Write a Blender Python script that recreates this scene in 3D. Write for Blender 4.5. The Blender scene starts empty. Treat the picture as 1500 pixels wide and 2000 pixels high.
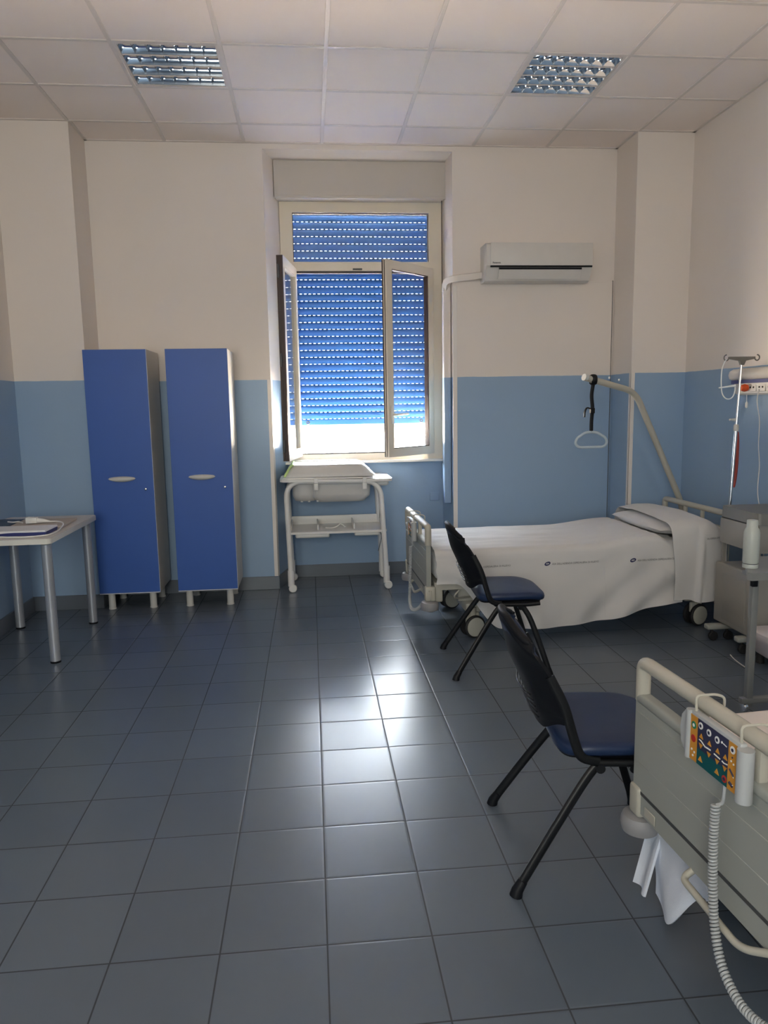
import bpy, bmesh, math, random
from mathutils import Vector, Matrix, noise
random.seed(7)
PI = math.pi
scene = bpy.context.scene
COL = scene.collection
V = Vector

# ------------------------------------------------------------------ helpers
def sstep(a, b, x):
    t = max(0.0, min(1.0, (x - a) / (b - a)))
    return t * t * (3 - 2 * t)

def lerp(a, b, t):
    return a + (b - a) * t

def smooth_path(pts, n=8):
    P = [V(p) for p in pts]
    P = [P[0] + (P[0] - P[1])] + P + [P[-1] + (P[-1] - P[-2])]
    out = []
    for i in range(1, len(P) - 2):
        a, b, c, d = P[i - 1], P[i], P[i + 1], P[i + 2]
        for k in range(n):
            t = k / n
            out.append(0.5 * ((2 * b) + (c - a) * t + (2 * a - 5 * b + 4 * c - d) * t * t + (3 * b - a - 3 * c + d) * t ** 3))
    out.append(P[-2].copy())
    return out

def round_path(pts, r, n=6):
    """polyline with its inner corners rounded to radius r"""
    P = [V(p) for p in pts]
    out = [P[0]]
    for i in range(1, len(P) - 1):
        a, b, c = P[i - 1], P[i], P[i + 1]
        rr = min(r, (a - b).length * .49, (c - b).length * .49)
        p0 = b + (a - b).normalized() * rr
        p1 = b + (c - b).normalized() * rr
        for k in range(n + 1):
            t = k / n
            out.append(p0 * (1 - t) ** 2 + b * 2 * t * (1 - t) + p1 * t * t)
    out.append(P[-1])
    return out

def rrect(x0, y0, x1, y1, r, n=5):
    out = []
    for cx, cy, a in ((x1 - r, y1 - r, 0), (x0 + r, y1 - r, 90), (x0 + r, y0 + r, 180), (x1 - r, y0 + r, 270)):
        for k in range(n + 1):
            t = math.radians(a + 90 * k / n)
            out.append((cx + r * math.cos(t), cy + r * math.sin(t)))
    return out

class MB:
    def __init__(self):
        self.bm = bmesh.new()

    def box(self, lo, hi, bev=0.0, seg=2, m=0, mat=None):
        r = bmesh.ops.create_cube(self.bm, size=1.0)
        vs = r['verts']
        c = [(lo[i] + hi[i]) / 2 for i in range(3)]
        s = [abs(hi[i] - lo[i]) for i in range(3)]
        for v in vs:
            v.co = V((c[0] + v.co.x * s[0], c[1] + v.co.y * s[1], c[2] + v.co.z * s[2]))
        fs = list({f for v in vs for f in v.link_faces})
        for f in fs:
            f.material_index = m
        if bev > 0:
            es = list({e for v in vs for e in v.link_edges})
            b = bmesh.ops.bevel(self.bm, geom=es, offset=min(bev, min(s) * .49), segments=seg, affect='EDGES', profile=.5)
            for f in b['faces']:
                f.material_index = m
            vs = list({v for f in b['faces'] for v in f.verts} | {v for v in vs if v.is_valid})
        if mat is not None:
            for v in vs:
                v.co = mat @ v.co
        return self

    def ring(self, pts):
        return [self.bm.verts.new(p) for p in pts]

    def bridge(self, r0, r1, m=0, closed=True):
        n = len(r0)
        for i in range(n if closed else n - 1):
            j = (i + 1) % n
            try:
                f = self.bm.faces.new((r0[i], r0[j], r1[j], r1[i])); f.material_index = m
            except ValueError:
                pass

    def cap(self, r, m=0):
        try:
            f = self.bm.faces.new(r); f.material_index = m
        except ValueError:
            pass

    def tube(self, path, r, n=10, closed=False, m=0, flat=None, up=None):
        """sweep; r a number or a list; flat=(a,b) scales the section along its two axes"""
        P = [V(p) for p in path]
        N = len(P)
        rings = []
        t0 = ((P[1] - P[0]) if not closed else (P[1] - P[-1])).normalized()
        ref = V(up) if up else (V((0, 0, 1)) if abs(t0.z) < .9 else V((1, 0, 0)))
        u = (ref - t0 * ref.dot(t0)).normalized()
        for i in range(N):
            if closed:
                t = (P[(i + 1) % N] - P[i - 1]).normalized()
            else:
                t = (P[min(i + 1, N - 1)] - P[max(i - 1, 0)]).normalized()
            u = (u - t * u.dot(t))
            u = u.normalized() if u.length > 1e-6 else t.orthogonal().normalized()
            w = t.cross(u)
            rr = r[i] if isinstance(r, (list, tuple)) else r
            fa, fb = flat if flat else (1, 1)
            rings.append(self.ring([P[i] + u * math.cos(2 * PI * k / n) * rr * fa + w * math.sin(2 * PI * k / n) * rr * fb for k in range(n)]))
        for i in range(N - 1):
            self.bridge(rings[i], rings[i + 1], m)
        if closed:
            self.bridge(rings[-1], rings[0], m)
        else:
            self.cap(rings[0][::-1], m); self.cap(rings[-1], m)
        return self

    def cyl(self, p0, p1, r0, r1=None, n=20, m=0):
        r1 = r0 if r1 is None else r1
        return self.tube([p0, p1], [r0, r1], n=n, m=m)

    def lathe(self, prof, c=(0, 0, 0), axis='z', n=28, m=0):
        """prof: list of (radius, height) from one end to the other"""
        c = V(c)
        rings = []
        for r, h in prof:
            pts = []
            for k in range(n):
                a = 2 * PI * k / n
                x, y = r * math.cos(a), r * math.sin(a)
                p = {'z': (x, y, h), 'y': (x, h, y), 'x': (h, x, y)}[axis]
                pts.append(c + V(p))
            rings.append(self.ring(pts))
        for a, b in zip(rings, rings[1:]):
            self.bridge(a, b, m)
        self.cap(rings[0][::-1], m); self.cap(rings[-1], m)
        return self

    def prism(self, poly, lo, hi, plane='xy', m=0, bev=0, mat=None):
        f = {'xy': lambda a, b, h: (a, b, h), 'xz': lambda a, b, h: (a, h, b), 'yz': lambda a, b, h: (h, a, b)}[plane]
        a = self.ring([f(p[0], p[1], lo) for p in poly])
        b = self.ring([f(p[0], p[1], hi) for p in poly])
        self.bridge(a, b, m); self.cap(a[::-1], m); self.cap(b, m)
        if mat is not None:
            for v in a + b:
                v.co = mat @ v.co
        return self

    def frame(self, outer, holes, lo, hi, plane='xz', m=0):
        """flat plate (rectangle outer = x0,z0,x1,z1) with rectangular holes, built from cells"""
        xs = sorted({outer[0], outer[2]} | {h[0] for h in holes} | {h[2] for h in holes})
        zs = sorted({outer[1], outer[3]} | {h[1] for h in holes} | {h[3] for h in holes})
        f = {'xy': lambda a, b, h: (a, b, h), 'xz': lambda a, b, h: (a, h, b), 'yz': lambda a, b, h: (h, a, b)}[plane]
        solid = {}
        for i in range(len(xs) - 1):
            for j in range(len(zs) - 1):
                cx, cz = (xs[i] + xs[i + 1]) / 2, (zs[j] + zs[j + 1]) / 2
                solid[i, j] = not any(h[0] < cx < h[2] and h[1] < cz < h[3] for h in holes)
        vc = {}
        def vert(i, j, k):
            if (i, j, k) not in vc:
                vc[i, j, k] = self.bm.verts.new(f(xs[i], zs[j], (lo, hi)[k]))
            return vc[i, j, k]
        for (i, j), s in solid.items():
            if not s:
                continue
            for k in (0, 1):
                q = [vert(i, j, k), vert(i + 1, j, k), vert(i + 1, j + 1, k), vert(i, j + 1, k)]
                self.cap(q if k else q[::-1], m)
            for (di, dj, a, b) in ((-1, 0, (i, j), (i, j + 1)), (1, 0, (i + 1, j), (i + 1, j + 1)), (0, -1, (i, j), (i + 1, j)), (0, 1, (i, j + 1), (i + 1, j + 1))):
                if not solid.get((i + di, j + dj), False):
                    self.cap([vert(*a, 0), vert(*b, 0), vert(*b, 1), vert(*a, 1)], m)
        return self

    def surf(self, fn, nu, nv, thick=0.0, m=0, closed_u=False):
        """fn(u,v) -> point, u and v in 0..1; thick gives the sheet a second face along its normals"""
        G = [[V(fn(i / nu, j / nv)) for j in range(nv + 1)] for i in range(nu + 1)]
        A = [[self.bm.verts.new(p) for p in row] for row in G]
        for i in range(nu):
            for j in range(nv):
                self.cap([A[i][j], A[i + 1][j], A[i + 1][j + 1], A[i][j + 1]], m)
        if thick:
            B = []
            for i in range(nu + 1):
                row = []
                for j in range(nv + 1):
                    du = G[min(i + 1, nu)][j] - G[max(i - 1, 0)][j]
                    dv = G[i][min(j + 1, nv)] - G[i][max(j - 1, 0)]
                    nn = du.cross(dv)
                    nn = nn.normalized() if nn.length > 1e-9 else V((0, 0, 1))
                    row.append(self.bm.verts.new(G[i][j] + nn * thick))
                B.append(row)
            for i in range(nu):
                for j in range(nv):
                    self.cap([B[i][j], B[i][j + 1], B[i + 1][j + 1], B[i + 1][j]], m)
            for i in range(nu):
                self.cap([A[i][0], B[i][0], B[i + 1][0], A[i + 1][0]], m)
                self.cap([A[i][nv], A[i + 1][nv], B[i + 1][nv], B[i][nv]], m)
            for j in range(nv):
                self.cap([A[0][j], A[0][j + 1], B[0][j + 1], B[0][j]], m)
                self.cap([A[nu][j], B[nu][j], B[nu][j + 1], A[nu][j + 1]], m)
        return self

    def xform(self, M):
        self.bm.transform(M)
        return self

    def warp(self, fn):
        for v in self.bm.verts:
            v.co = V(fn(v.co))
        return self

    def build(self, name, mats, parent=None, world=False, ang=38, recalc=True, subsurf=0):
        if world and parent is not None:
            self.bm.transform(parent.matrix_basis.inverted())
        if recalc:
            bmesh.ops.recalc_face_normals(self.bm, faces=self.bm.faces)
        me = bpy.data.meshes.new(name)
        self.bm.to_mesh(me)
        self.bm.free()
        for mt in (mats if isinstance(mats, (list, tuple)) else [mats]):
            me.materials.append(mt)
        if ang:
            me.shade_smooth()
            me.set_sharp_from_angle(angle=math.radians(ang))
        o = bpy.data.objects.new(name, me)
        COL.objects.link(o)
        if parent is not None:
            o.parent = parent
        if subsurf:
            md = o.modifiers.new('s', 'SUBSURF'); md.levels = subsurf; md.render_levels = subsurf
        return o

def tag(o, label, cat, group=None):
    o['label'] = label; o['category'] = cat
    if group:
        o['group'] = group
    return o

def thing(name, label, cat, loc=(0, 0, 0), rotz=0.0, group=None):
    o = bpy.data.objects.new(name, None)
    o.empty_display_size = .1
    o.location = loc; o.rotation_euler = (0, 0, rotz)
    o.matrix_basis = Matrix.Translation(V(loc)) @ Matrix.Rotation(rotz, 4, 'Z')
    COL.objects.link(o)
    return tag(o, label, cat, group)

def struct(o, label=None, cat=None):
    o['kind'] = 'structure'
    if label:
        o['label'] = label
        o['category'] = cat
    return o

def dup(root, loc, rotz, label, name=None):
    r = root.copy(); COL.objects.link(r)
    r.location = loc; r.rotation_euler = (0, 0, rotz)
    r['label'] = label
    for ch in list(root.children):
        c = ch.copy(); COL.objects.link(c); c.parent = r
        for g in list(ch.children):
            d = g.copy(); COL.objects.link(d); d.parent = c
    return r

def text_mesh(body, size, mat_fn, name, mat, parent, extrude=0.0, align='LEFT', bold=0.0):
    cu = bpy.data.curves.new(name + '_curve', 'FONT')
    cu.body = body; cu.size = size; cu.align_x = align; cu.extrude = extrude; cu.offset = bold
    to = bpy.data.objects.new(name + '_curve', cu)
    COL.objects.link(to)
    dg = bpy.context.evaluated_depsgraph_get()
    me = bpy.data.meshes.new_from_object(to.evaluated_get(dg))
    bpy.data.objects.remove(to); bpy.data.curves.remove(cu)
    for v in me.vertices:
        v.co = V(mat_fn(v.co))
    me.materials.clear(); me.materials.append(mat)
    me.name = name
    o = bpy.data.objects.new(name, me)
    COL.objects.link(o)
    if parent is not None:
        o.parent = parent
    return o

# ------------------------------------------------------------------ materials
def new_mat(name):
    m = bpy.data.materials.new(name); m.use_nodes = True
    nt = m.node_tree
    return m, nt, nt.nodes, nt.links, nt.nodes['Principled BSDF']

def pmat(name, col, rough=.5, metal=0.0, spec=.5, var=.04, nscale=12.0, bump=0.0, bscale=200.0, rvar=.0, coat=0.0, sheen=0.0):
    m, nt, N, L, P = new_mat(name)
    P.inputs['Roughness'].default_value = rough
    P.inputs['Metallic'].default_value = metal
    P.inputs['Specular IOR Level'].default_value = spec
    P.inputs['Coat Weight'].default_value = coat
    P.inputs['Sheen Weight'].default_value = sheen
    tc = N.new('ShaderNodeTexCoord')
    nz = N.new('ShaderNodeTexNoise'); nz.inputs['Scale'].default_value = nscale; nz.inputs['Detail'].default_value = 4
    L.new(tc.outputs['Object'], nz.inputs['Vector'])
    mx = N.new('ShaderNodeMix'); mx.data_type = 'RGBA'
    c = V(col[:3])
    a = c * (1 - var); b = c * (1 + var)
    mx.inputs['A'].default_value = (*a, 1); mx.inputs['B'].default_value = (min(b[0], 1), min(b[1], 1), min(b[2], 1), 1)
    L.new(nz.outputs['Fac'], mx.inputs['Factor'])
    L.new(mx.outputs['Result'], P.inputs['Base Color'])
    if rvar:
        mr = N.new('ShaderNodeMapRange')
        mr.inputs['To Min'].default_value = max(0, rough - rvar); mr.inputs['To Max'].default_value = min(1, rough + rvar)
        L.new(nz.outputs['Fac'], mr.inputs['Value']); L.new(mr.outputs['Result'], P.inputs['Roughness'])
    if bump:
        n2 = N.new('ShaderNodeTexNoise'); n2.inputs['Scale'].default_value = bscale; n2.inputs['Detail'].default_value = 3
        L.new(tc.outputs['Object'], n2.inputs['Vector'])
        bp = N.new('ShaderNodeBump'); bp.inputs['Strength'].default_value = bump; bp.inputs['Distance'].default_value = .002
        L.new(n2.outputs['Fac'], bp.inputs['Height']); L.new(bp.outputs['Normal'], P.inputs['Normal'])
    return m

LINE_Z = 1.738
def wall_paint(name):
    m, nt, N, L, P = new_mat(name)
    geo = N.new('ShaderNodeNewGeometry')
    sep = N.new('ShaderNodeSeparateXYZ'); L.new(geo.outputs['Position'], sep.inputs[0])
    nz0 = N.new('ShaderNodeTexNoise'); nz0.inputs['Scale'].default_value = 9; L.new(geo.outputs['Position'], nz0.inputs['Vector'])
    ad = N.new('ShaderNodeMath'); ad.operation = 'MULTIPLY_ADD'; ad.inputs[1].default_value = .008
    L.new(nz0.outputs['Fac'], ad.inputs[0]); L.new(sep.outputs['Z'], ad.inputs[2])
    st = N.new('ShaderNodeMath'); st.operation = 'GREATER_THAN'; st.inputs[1].default_value = LINE_Z + .004
    L.new(ad.outputs[0], st.inputs[0])
    nz = N.new('ShaderNodeTexNoise'); nz.inputs['Scale'].default_value = 1.7; nz.inputs['Detail'].default_value = 5
    L.new(geo.outputs['Position'], nz.inputs['Vector'])
    def two(a, b):
        x = N.new('ShaderNodeMix'); x.data_type = 'RGBA'
        x.inputs['A'].default_value = (*a, 1); x.inputs['B'].default_value = (*b, 1)
        L.new(nz.outputs['Fac'], x.inputs['Factor'])
        return x.outputs['Result']
    blue = two(C_BLUE_A, C_BLUE_B); white = two(C_WHITE_A, C_WHITE_B)
    mx = N.new('ShaderNodeMix'); mx.data_type = 'RGBA'
    L.new(st.outputs[0], mx.inputs['Factor']); L.new(blue, mx.inputs['A']); L.new(white, mx.inputs['B'])
    L.new(mx.outputs['Result'], P.inputs['Base Color'])
    rg = N.new('ShaderNodeMapRange'); rg.inputs['To Min'].default_value = .42; rg.inputs['To Max'].default_value = .75
    L.new(st.outputs[0], rg.inputs['Value']); L.new(rg.outputs['Result'], P.inputs['Roughness'])
    P.inputs['Specular IOR Level'].default_value = .35
    n2 = N.new('ShaderNodeTexNoise'); n2.inputs['Scale'].default_value = 55; n2.inputs['Detail'].default_value = 4
    L.new(geo.outputs['Position'], n2.inputs['Vector'])
    bp = N.new('ShaderNodeBump'); bp.inputs['Strength'].default_value = .12; bp.inputs['Distance'].default_value = .004
    L.new(n2.outputs['Fac'], bp.inputs['Height']); L.new(bp.outputs['Normal'], P.inputs['Normal'])
    return m

C_BLUE_A, C_BLUE_B = (.275, .40, .565), (.30, .425, .59)
C_WHITE_A, C_WHITE_B = (.76, .70, .65), (.795, .735, .685)
TILE, FX, FY = .3018, -.2994, 2.835

def floor_mat():
    m, nt, N, L, P = new_mat('floor_tile')
    geo = N.new('ShaderNodeNewGeometry')
    sep = N.new('ShaderNodeSeparateXYZ'); L.new(geo.outputs['Position'], sep.inputs[0])
    def mth(op, a, b=None, c=None):
        n = N.new('ShaderNodeMath'); n.operation = op
        for k, x in enumerate((a, b, c)):
            if x is None: continue
            if isinstance(x, (int, float)): n.inputs[k].default_value = x
            else: L.new(x, n.inputs[k])
        return n.outputs[0]
    tx = mth('DIVIDE', mth('SUBTRACT', sep.outputs['X'], FX), TILE)
    ty = mth('DIVIDE', mth('SUBTRACT', sep.outputs['Y'], FY), TILE)
    ix, iy = mth('FLOOR', tx), mth('FLOOR', ty)
    def edge(t):
        f = mth('FRACT', t)
        return mth('MINIMUM', f, mth('SUBTRACT', 1.0, f))
    e = mth('MINIMUM', edge(tx), edge(ty))
    mr = N.new('ShaderNodeMapRange'); mr.interpolation_type = 'SMOOTHSTEP'
    mr.inputs['From Min'].default_value = .0045; mr.inputs['From Max'].default_value = .011
    L.new(e, mr.inputs['Value'])
    tile_mask = mr.outputs['Result']
    cmb = N.new('ShaderNodeCombineXYZ'); L.new(ix, cmb.inputs[0]); L.new(iy, cmb.inputs[1])
    wn = N.new('ShaderNodeTexWhiteNoise'); wn.noise_dimensions = '3D'; L.new(cmb.outputs[0], wn.inputs['Vector'])
    nz = N.new('ShaderNodeTexNoise'); nz.inputs['Scale'].default_value = 7; nz.inputs['Detail'].default_value = 6
    L.new(geo.outputs['Position'], nz.inputs['Vector'])
    # tile colour
    cr = N.new('ShaderNodeMix'); cr.data_type = 'RGBA'
    cr.inputs['A'].default_value = (.090, .114, .148, 1); cr.inputs['B'].default_value = (.106, .134, .172, 1)
    fac = mth('ADD', mth('MULTIPLY', wn.outputs['Value'], .8), mth('MULTIPLY', nz.outputs['Fac'], .2))
    L.new(fac, cr.inputs['Factor'])
    gm = N.new('ShaderNodeMix'); gm.data_type = 'RGBA'
    gm.inputs['A'].default_value = (.03, .036, .044, 1)
    L.new(tile_mask, gm.inputs['Factor']); L.new(cr.outputs['Result'], gm.inputs['B'])
    L.new(gm.outputs['Result'], P.inputs['Base Color'])
    # roughness
    rr = N.new('ShaderNodeMapRange'); rr.inputs['To Min'].default_value = .277; rr.inputs['To Max'].default_value = .292
    L.new(nz.outputs['Fac'], rr.inputs['Value'])
    rm = N.new('ShaderNodeMix'); rm.data_type = 'FLOAT'; rm.inputs['A'].default_value = .7
    L.new(tile_mask, rm.inputs['Factor']); L.new(rr.outputs['Result'], rm.inputs['B'])
    L.new(rm.outputs['Result'], P.inputs['Roughness'])
    P.inputs['Specular IOR Level'].default_value = .55
    # joints are lower, every tile lies at its own slight tilt
    bp = N.new('ShaderNodeBump'); bp.inputs['Strength'].default_value = .3; bp.inputs['Distance'].default_value = .002
    mr2 = N.new('ShaderNodeMapRange'); mr2.interpolation_type = 'SMOOTHSTEP'
    mr2.inputs['From Min'].default_value = .003; mr2.inputs['From Max'].default_value = .03
    L.new(e, mr2.inputs['Value'])
    n3 = N.new('ShaderNodeTexNoise'); n3.inputs['Scale'].default_value = 28; n3.inputs['Detail'].default_value = 3
    L.new(geo.outputs['Position'], n3.inputs['Vector'])
    L.new(mth('ADD', mr2.outputs['Result'], mth('MULTIPLY', n3.outputs['Fac'], .03)), bp.inputs['Height'])
    sb = N.new('ShaderNodeVectorMath'); sb.operation = 'SUBTRACT'; sb.inputs[1].default_value = (.5, .5, .5)
    L.new(wn.outputs['Color'], sb.inputs[0])
    sc = N.new('ShaderNodeVectorMath'); sc.operation = 'MULTIPLY'; sc.inputs[1].default_value = (.016, .022, 0)
    L.new(sb.outputs[0], sc.inputs[0])
    av = N.new('ShaderNodeVectorMath'); av.operation = 'ADD'; L.new(sc.outputs[0], av.inputs[0]); L.new(bp.outputs['Normal'], av.inputs[1])
    nn = N.new('ShaderNodeVectorMath'); nn.operation = 'NORMALIZE'; L.new(av.outputs[0], nn.inputs[0])
    L.new(nn.outputs[0], P.inputs['Normal'])
    return m

def glass_mat(name='window_glass', tint=(.93, .96, .96)):
    m = bpy.data.materials.new(name); m.use_nodes = True
    N, L = m.node_tree.nodes, m.node_tree.links
    for n in list(N): N.remove(n)
    out = N.new('ShaderNodeOutputMaterial')
    tr = N.new('ShaderNodeBsdfTransparent'); tr.inputs['Color'].default_value = (*tint, 1)
    gl = N.new('ShaderNodeBsdfGlossy'); gl.inputs['Roughness'].default_value = .03
    lw = N.new('ShaderNodeLayerWeight'); lw.inputs['Blend'].default_value = .5
    fr = N.new('ShaderNodeMath'); fr.operation = 'POWER'; fr.inputs[1].default_value = 4.0; L.new(lw.outputs['Facing'], fr.inputs[0])
    nz = N.new('ShaderNodeTexNoise'); nz.inputs['Scale'].default_value = 3
    mr = N.new('ShaderNodeMapRange'); mr.inputs['To Min'].default_value = .03; mr.inputs['To Max'].default_value = .07
    L.new(nz.outputs['Fac'], mr.inputs['Value'])
    ad = N.new('ShaderNodeMath'); ad.operation = 'ADD'; L.new(fr.outputs[0], ad.inputs[0]); L.new(mr.outputs['Result'], ad.inputs[1])
    mx = N.new('ShaderNodeMixShader'); L.new(ad.outputs[0], mx.inputs[0]); L.new(tr.outputs[0], mx.inputs[1]); L.new(gl.outputs[0], mx.inputs[2])
    L.new(mx.outputs[0], out.inputs['Surface'])
    return m

def shutter_mat():
    m, nt, N, L, P = new_mat('shutter_blue_plastic')
    P.inputs['Roughness'].default_value = .4
    tc = N.new('ShaderNodeTexCoord')
    nz = N.new('ShaderNodeTexNoise'); nz.inputs['Scale'].default_value = 6; L.new(tc.outputs['Object'], nz.inputs['Vector'])
    mx = N.new('ShaderNodeMix'); mx.data_type = 'RGBA'
    mx.inputs['A'].default_value = (.045, .21, .66, 1); mx.inputs['B'].default_value = (.055, .235, .72, 1)
    L.new(nz.outputs['Fac'], mx.inputs['Factor']); L.new(mx.outputs['Result'], P.inputs['Base Color'])
    tl = N.new('ShaderNodeBsdfTranslucent'); tl.inputs['Color'].default_value = (.03, .20, .75, 1)
    ms = N.new('ShaderNodeMixShader'); ms.inputs[0].default_value = SHUT_TL
    out = N['Material Output']
    L.new(P.outputs[0], ms.inputs[1]); L.new(tl.outputs[0], ms.inputs[2]); L.new(ms.outputs[0], out.inputs['Surface'])
    return m
SHUT_TL = .020

M_WALL = wall_paint('wall_paint')
M_FLOOR = floor_mat()
M_CEIL = pmat('ceiling_tile_white', (.88, .80, .75), .85, spec=.2, var=.025, nscale=1.3, bump=.25, bscale=140)
M_GRID = pmat('ceiling_grid_white', (.70, .645, .605), .5, spec=.3, var=.02)
M_BASE = pmat('baseboard_grey_tile', (.135, .158, .19), .3, spec=.5, var=.08, nscale=5)
M_GUARD = pmat('corner_guard_white', (.78, .74, .70), .45, var=.02)
M_CREAM = pmat('window_cream_lacquer', (.76, .69, .57), .38, var=.03, nscale=4)
M_BROWN = pmat('window_brown_edge', (.035, .016, .012), .45, var=.1)
M_GASKET = pmat('window_gasket', (.02, .014, .012), .6)
M_GLASS = glass_mat()
M_SHUT = shutter_mat()
M_SBOX = pmat('shutter_box_beige', (.56, .52, .475), .55, var=.02, nscale=3)
M_SILL = pmat('sill_stone_white', (.80, .78, .74), .4, var=.05, nscale=20)
M_LOCKBLUE = pmat('locker_blue_laminate', (.042, .115, .41), .42, spec=.35, var=.03, nscale=5, bump=.03)
M_LOCKGREY = pmat('locker_grey_laminate', (.60, .58, .55), .4, var=.03)
M_EDGE = pmat('locker_edge_band', (.55, .58, .65), .4)
M_PLGREY = pmat('plastic_light_grey', (.58, .58, .56), .4, var=.03)
M_CHROME = pmat('chrome', (.78, .79, .8), .15, metal=1, var=.02)
M_ALU = pmat('brushed_aluminium', (.50, .52, .55), .34, metal=1, var=.05, nscale=30)
M_MIRROR = pmat('louvre_mirror_aluminium', (.82, .84, .87), .07, metal=1, var=.02)
M_DESK = pmat('desk_beige_laminate', (.60, .56, .52), .4, var=.03, nscale=9)
M_DESKEDGE = pmat('desk_pale_edge', (.72, .72, .66), .45)
M_LEGALU = pmat('desk_leg_silver', (.42, .45, .50), .34, metal=.45, var=.04)
M_BLACK = pmat('black_plastic', (.006, .007, .010), .48, spec=.22, var=.15, bump=.15, bscale=300)
M_BLKMET = pmat('black_painted_steel', (.006, .007, .009), .4, spec=.3, var=.1)
M_VINYL = pmat('navy_vinyl', (.011, .025, .072), .38, spec=.34, var=.05, bump=.15, bscale=350)
M_NAVY = pmat('navy_blue', (.02, .03, .16), .4)
M_WHITE = pmat('white_plastic', (.78, .78, .76), .35, var=.02)
M_WHITEM = pmat('white_enamel_tube', (.80, .80, .79), .3, var=.02)
M_BEDCREAM = pmat('bed_cream_plastic', (.46, .445, .385), .42, var=.02, nscale=6)
M_BEDGREY = pmat('bed_grey_green_plastic', (.335, .35, .325), .45, var=.02, nscale=6)
M_BEDSTEEL = pmat('bed_cream_steel', (.50, .485, .43), .4, var=.03)
M_BUMPER = pmat('bumper_grey_rubber', (.27, .27, .28), .5)
M_GRIPW = pmat('grip_pale_plastic', (.44, .53, .60), .3)
M_BARGREY = pmat('drip_bar_grey', (.16, .155, .145), .4, metal=.3)
M_DARKST = pmat('dark_steel', (.06, .062, .065), .5, var=.1)
M_TYRE = pmat('rubber_tyre', (.014, .014, .016), .65)
M_HUB = pmat('caster_hub_grey', (.45, .45, .40), .45)
M_SHEET = pmat('white_cotton_sheet', (.61, .61, .61), .9, spec=.1, var=.02, bump=.2, bscale=420, sheen=.2)
M_SHEET2 = pmat('pale_pink_sheet', (.70, .65, .62), .9, spec=.1, var=.02, bump=.2, bscale=420)
M_TOWEL = pmat('white_towel', (.74, .79, .89), .95, spec=.05, var=.03, bump=.6, bscale=500)
M_INK = pmat('print_ink_grey', (.07, .075, .08), .8)
M_INKB = pmat('print_ink_navy', (.015, .02, .09), .8)
M_PAPER = pmat('paper_white', (.74, .75, .77), .7)
M_TAN = pmat('kraft_paper', (.50, .44, .39), .75, var=.05)
M_RED = pmat('red_rubber', (.28, .03, .02), .5)
M_ORANGE = pmat('orange_red_plastic', (.75, .10, .02), .4)
M_PAD = pmat('grey_pad_vinyl', (.62, .615, .605), .42, var=.02)
M_LIME = pmat('lime_green_vinyl', (.55, .74, .28), .45)
M_HSBODY = pmat('handset_grey', (.42, .44, .455), .45)
M_HSORG = pmat('handset_orange', (.60, .27, .035), .5)
M_HSNAVY = pmat('handset_navy', (.028, .03, .075), .5)
M_HSTEAL = pmat('handset_teal', (.0, .085, .095), .5)
M_HSWHITE = pmat('handset_symbol_white', (.8, .8, .8), .5)
M_HSRED = pmat('handset_symbol_red', (.45, .03, .02), .5)
M_HSGREEN = pmat('handset_symbol_green', (.02, .22, .12), .5)
M_CAB = pmat('cabinet_grey', (.30, .29, .265), .45, var=.03)
M_CABTOP = pmat('cabinet_top_grey', (.20, .20, .19), .4, var=.03)
M_BOTTLE = pmat('bottle_white_plastic', (.46, .50, .475), .4)
M_OBT = pmat('overbed_grey', (.22, .23, .23), .4)
M_UNIT = pmat('wall_unit_white', (.66, .64, .61), .45)
M_CLEAR = pmat('clear_tube_plastic', (.75, .80, .82), .2)

# ------------------------------------------------------------------ room shell
XL, XR, YP, YR, YN, ZC = -2.155, 3.0, 5.78, 6.17, 6.575, 3.55
XPL, XPR = -1.64, 2.55
YB = -2.2
o = MB().box((XL - .15, YB - .15, -.1), (XR + .15, 6.95, 0)).build('floor', M_FLOOR, ang=0); struct(o, 'dark grey square ceramic tile floor of the room', 'floor')

# ceiling with two square openings for the lights
TX0, TY0 = .156, 4.5805
holes = [(TX0 - 1.2 + .014, TY0 + .014, TX0 - .6 - .014, TY0 + .6 - .014), (TX0 + 1.2 + .014, TY0 + .014, TX0 + 1.8 - .014, TY0 + .6 - .014)]
ceil = MB().frame((XL - .15, YB - .15, XR + .15, 6.95), holes, ZC, ZC + .02, 'xy').build('ceiling', M_CEIL, ang=0)
struct(ceil, 'white suspended ceiling of square tiles in a thin grid', 'ceiling')
MB().box((XL - .15, YB - .15, ZC + .2), (XR + .15, 6.95, ZC + .3)).build('slab', M_CEIL, ceil, ang=0)
g = MB()
k = -5
while TX0 + .6 * k < XR:
    x = TX0 + .6 * k
    if x > XL: g.box((x - .013, YB, ZC - .006), (x + .013, YR if XPL - .02 < x < XPR + .02 else YP, ZC + .002), .002, 1)
    k += 1
k = -12
while TY0 + .6 * k < YP + .05:
    y = TY0 + .6 * k
    if y > YB: g.box((XL, y - .013, ZC - .0055), (XR, y + .013, ZC + .002), .002, 1)
    k += 1
# shadow angle round the walls
for lo, hi in (((XL, YB, ZC - .007), (XL + .022, YP, ZC)), ((XR - .022, YB, ZC - .007), (XR, YP, ZC)), ((XPL, YR - .022, ZC - .007), (XPR, YR, ZC)),
               ((XL, YP - .022, ZC - .007), (XPL, YP, ZC)), ((XPR, YP - .022, ZC - .007), (XR, YP, ZC)), ((XPL, YP, ZC - .007), (XPL + .022, YR, ZC)), ((XPR - .022, YP, ZC - .007), (XPR, YR, ZC))):
    g.box(lo, hi)
g.build('ceiling_grid', M_GRID, ceil, ang=0)

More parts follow.
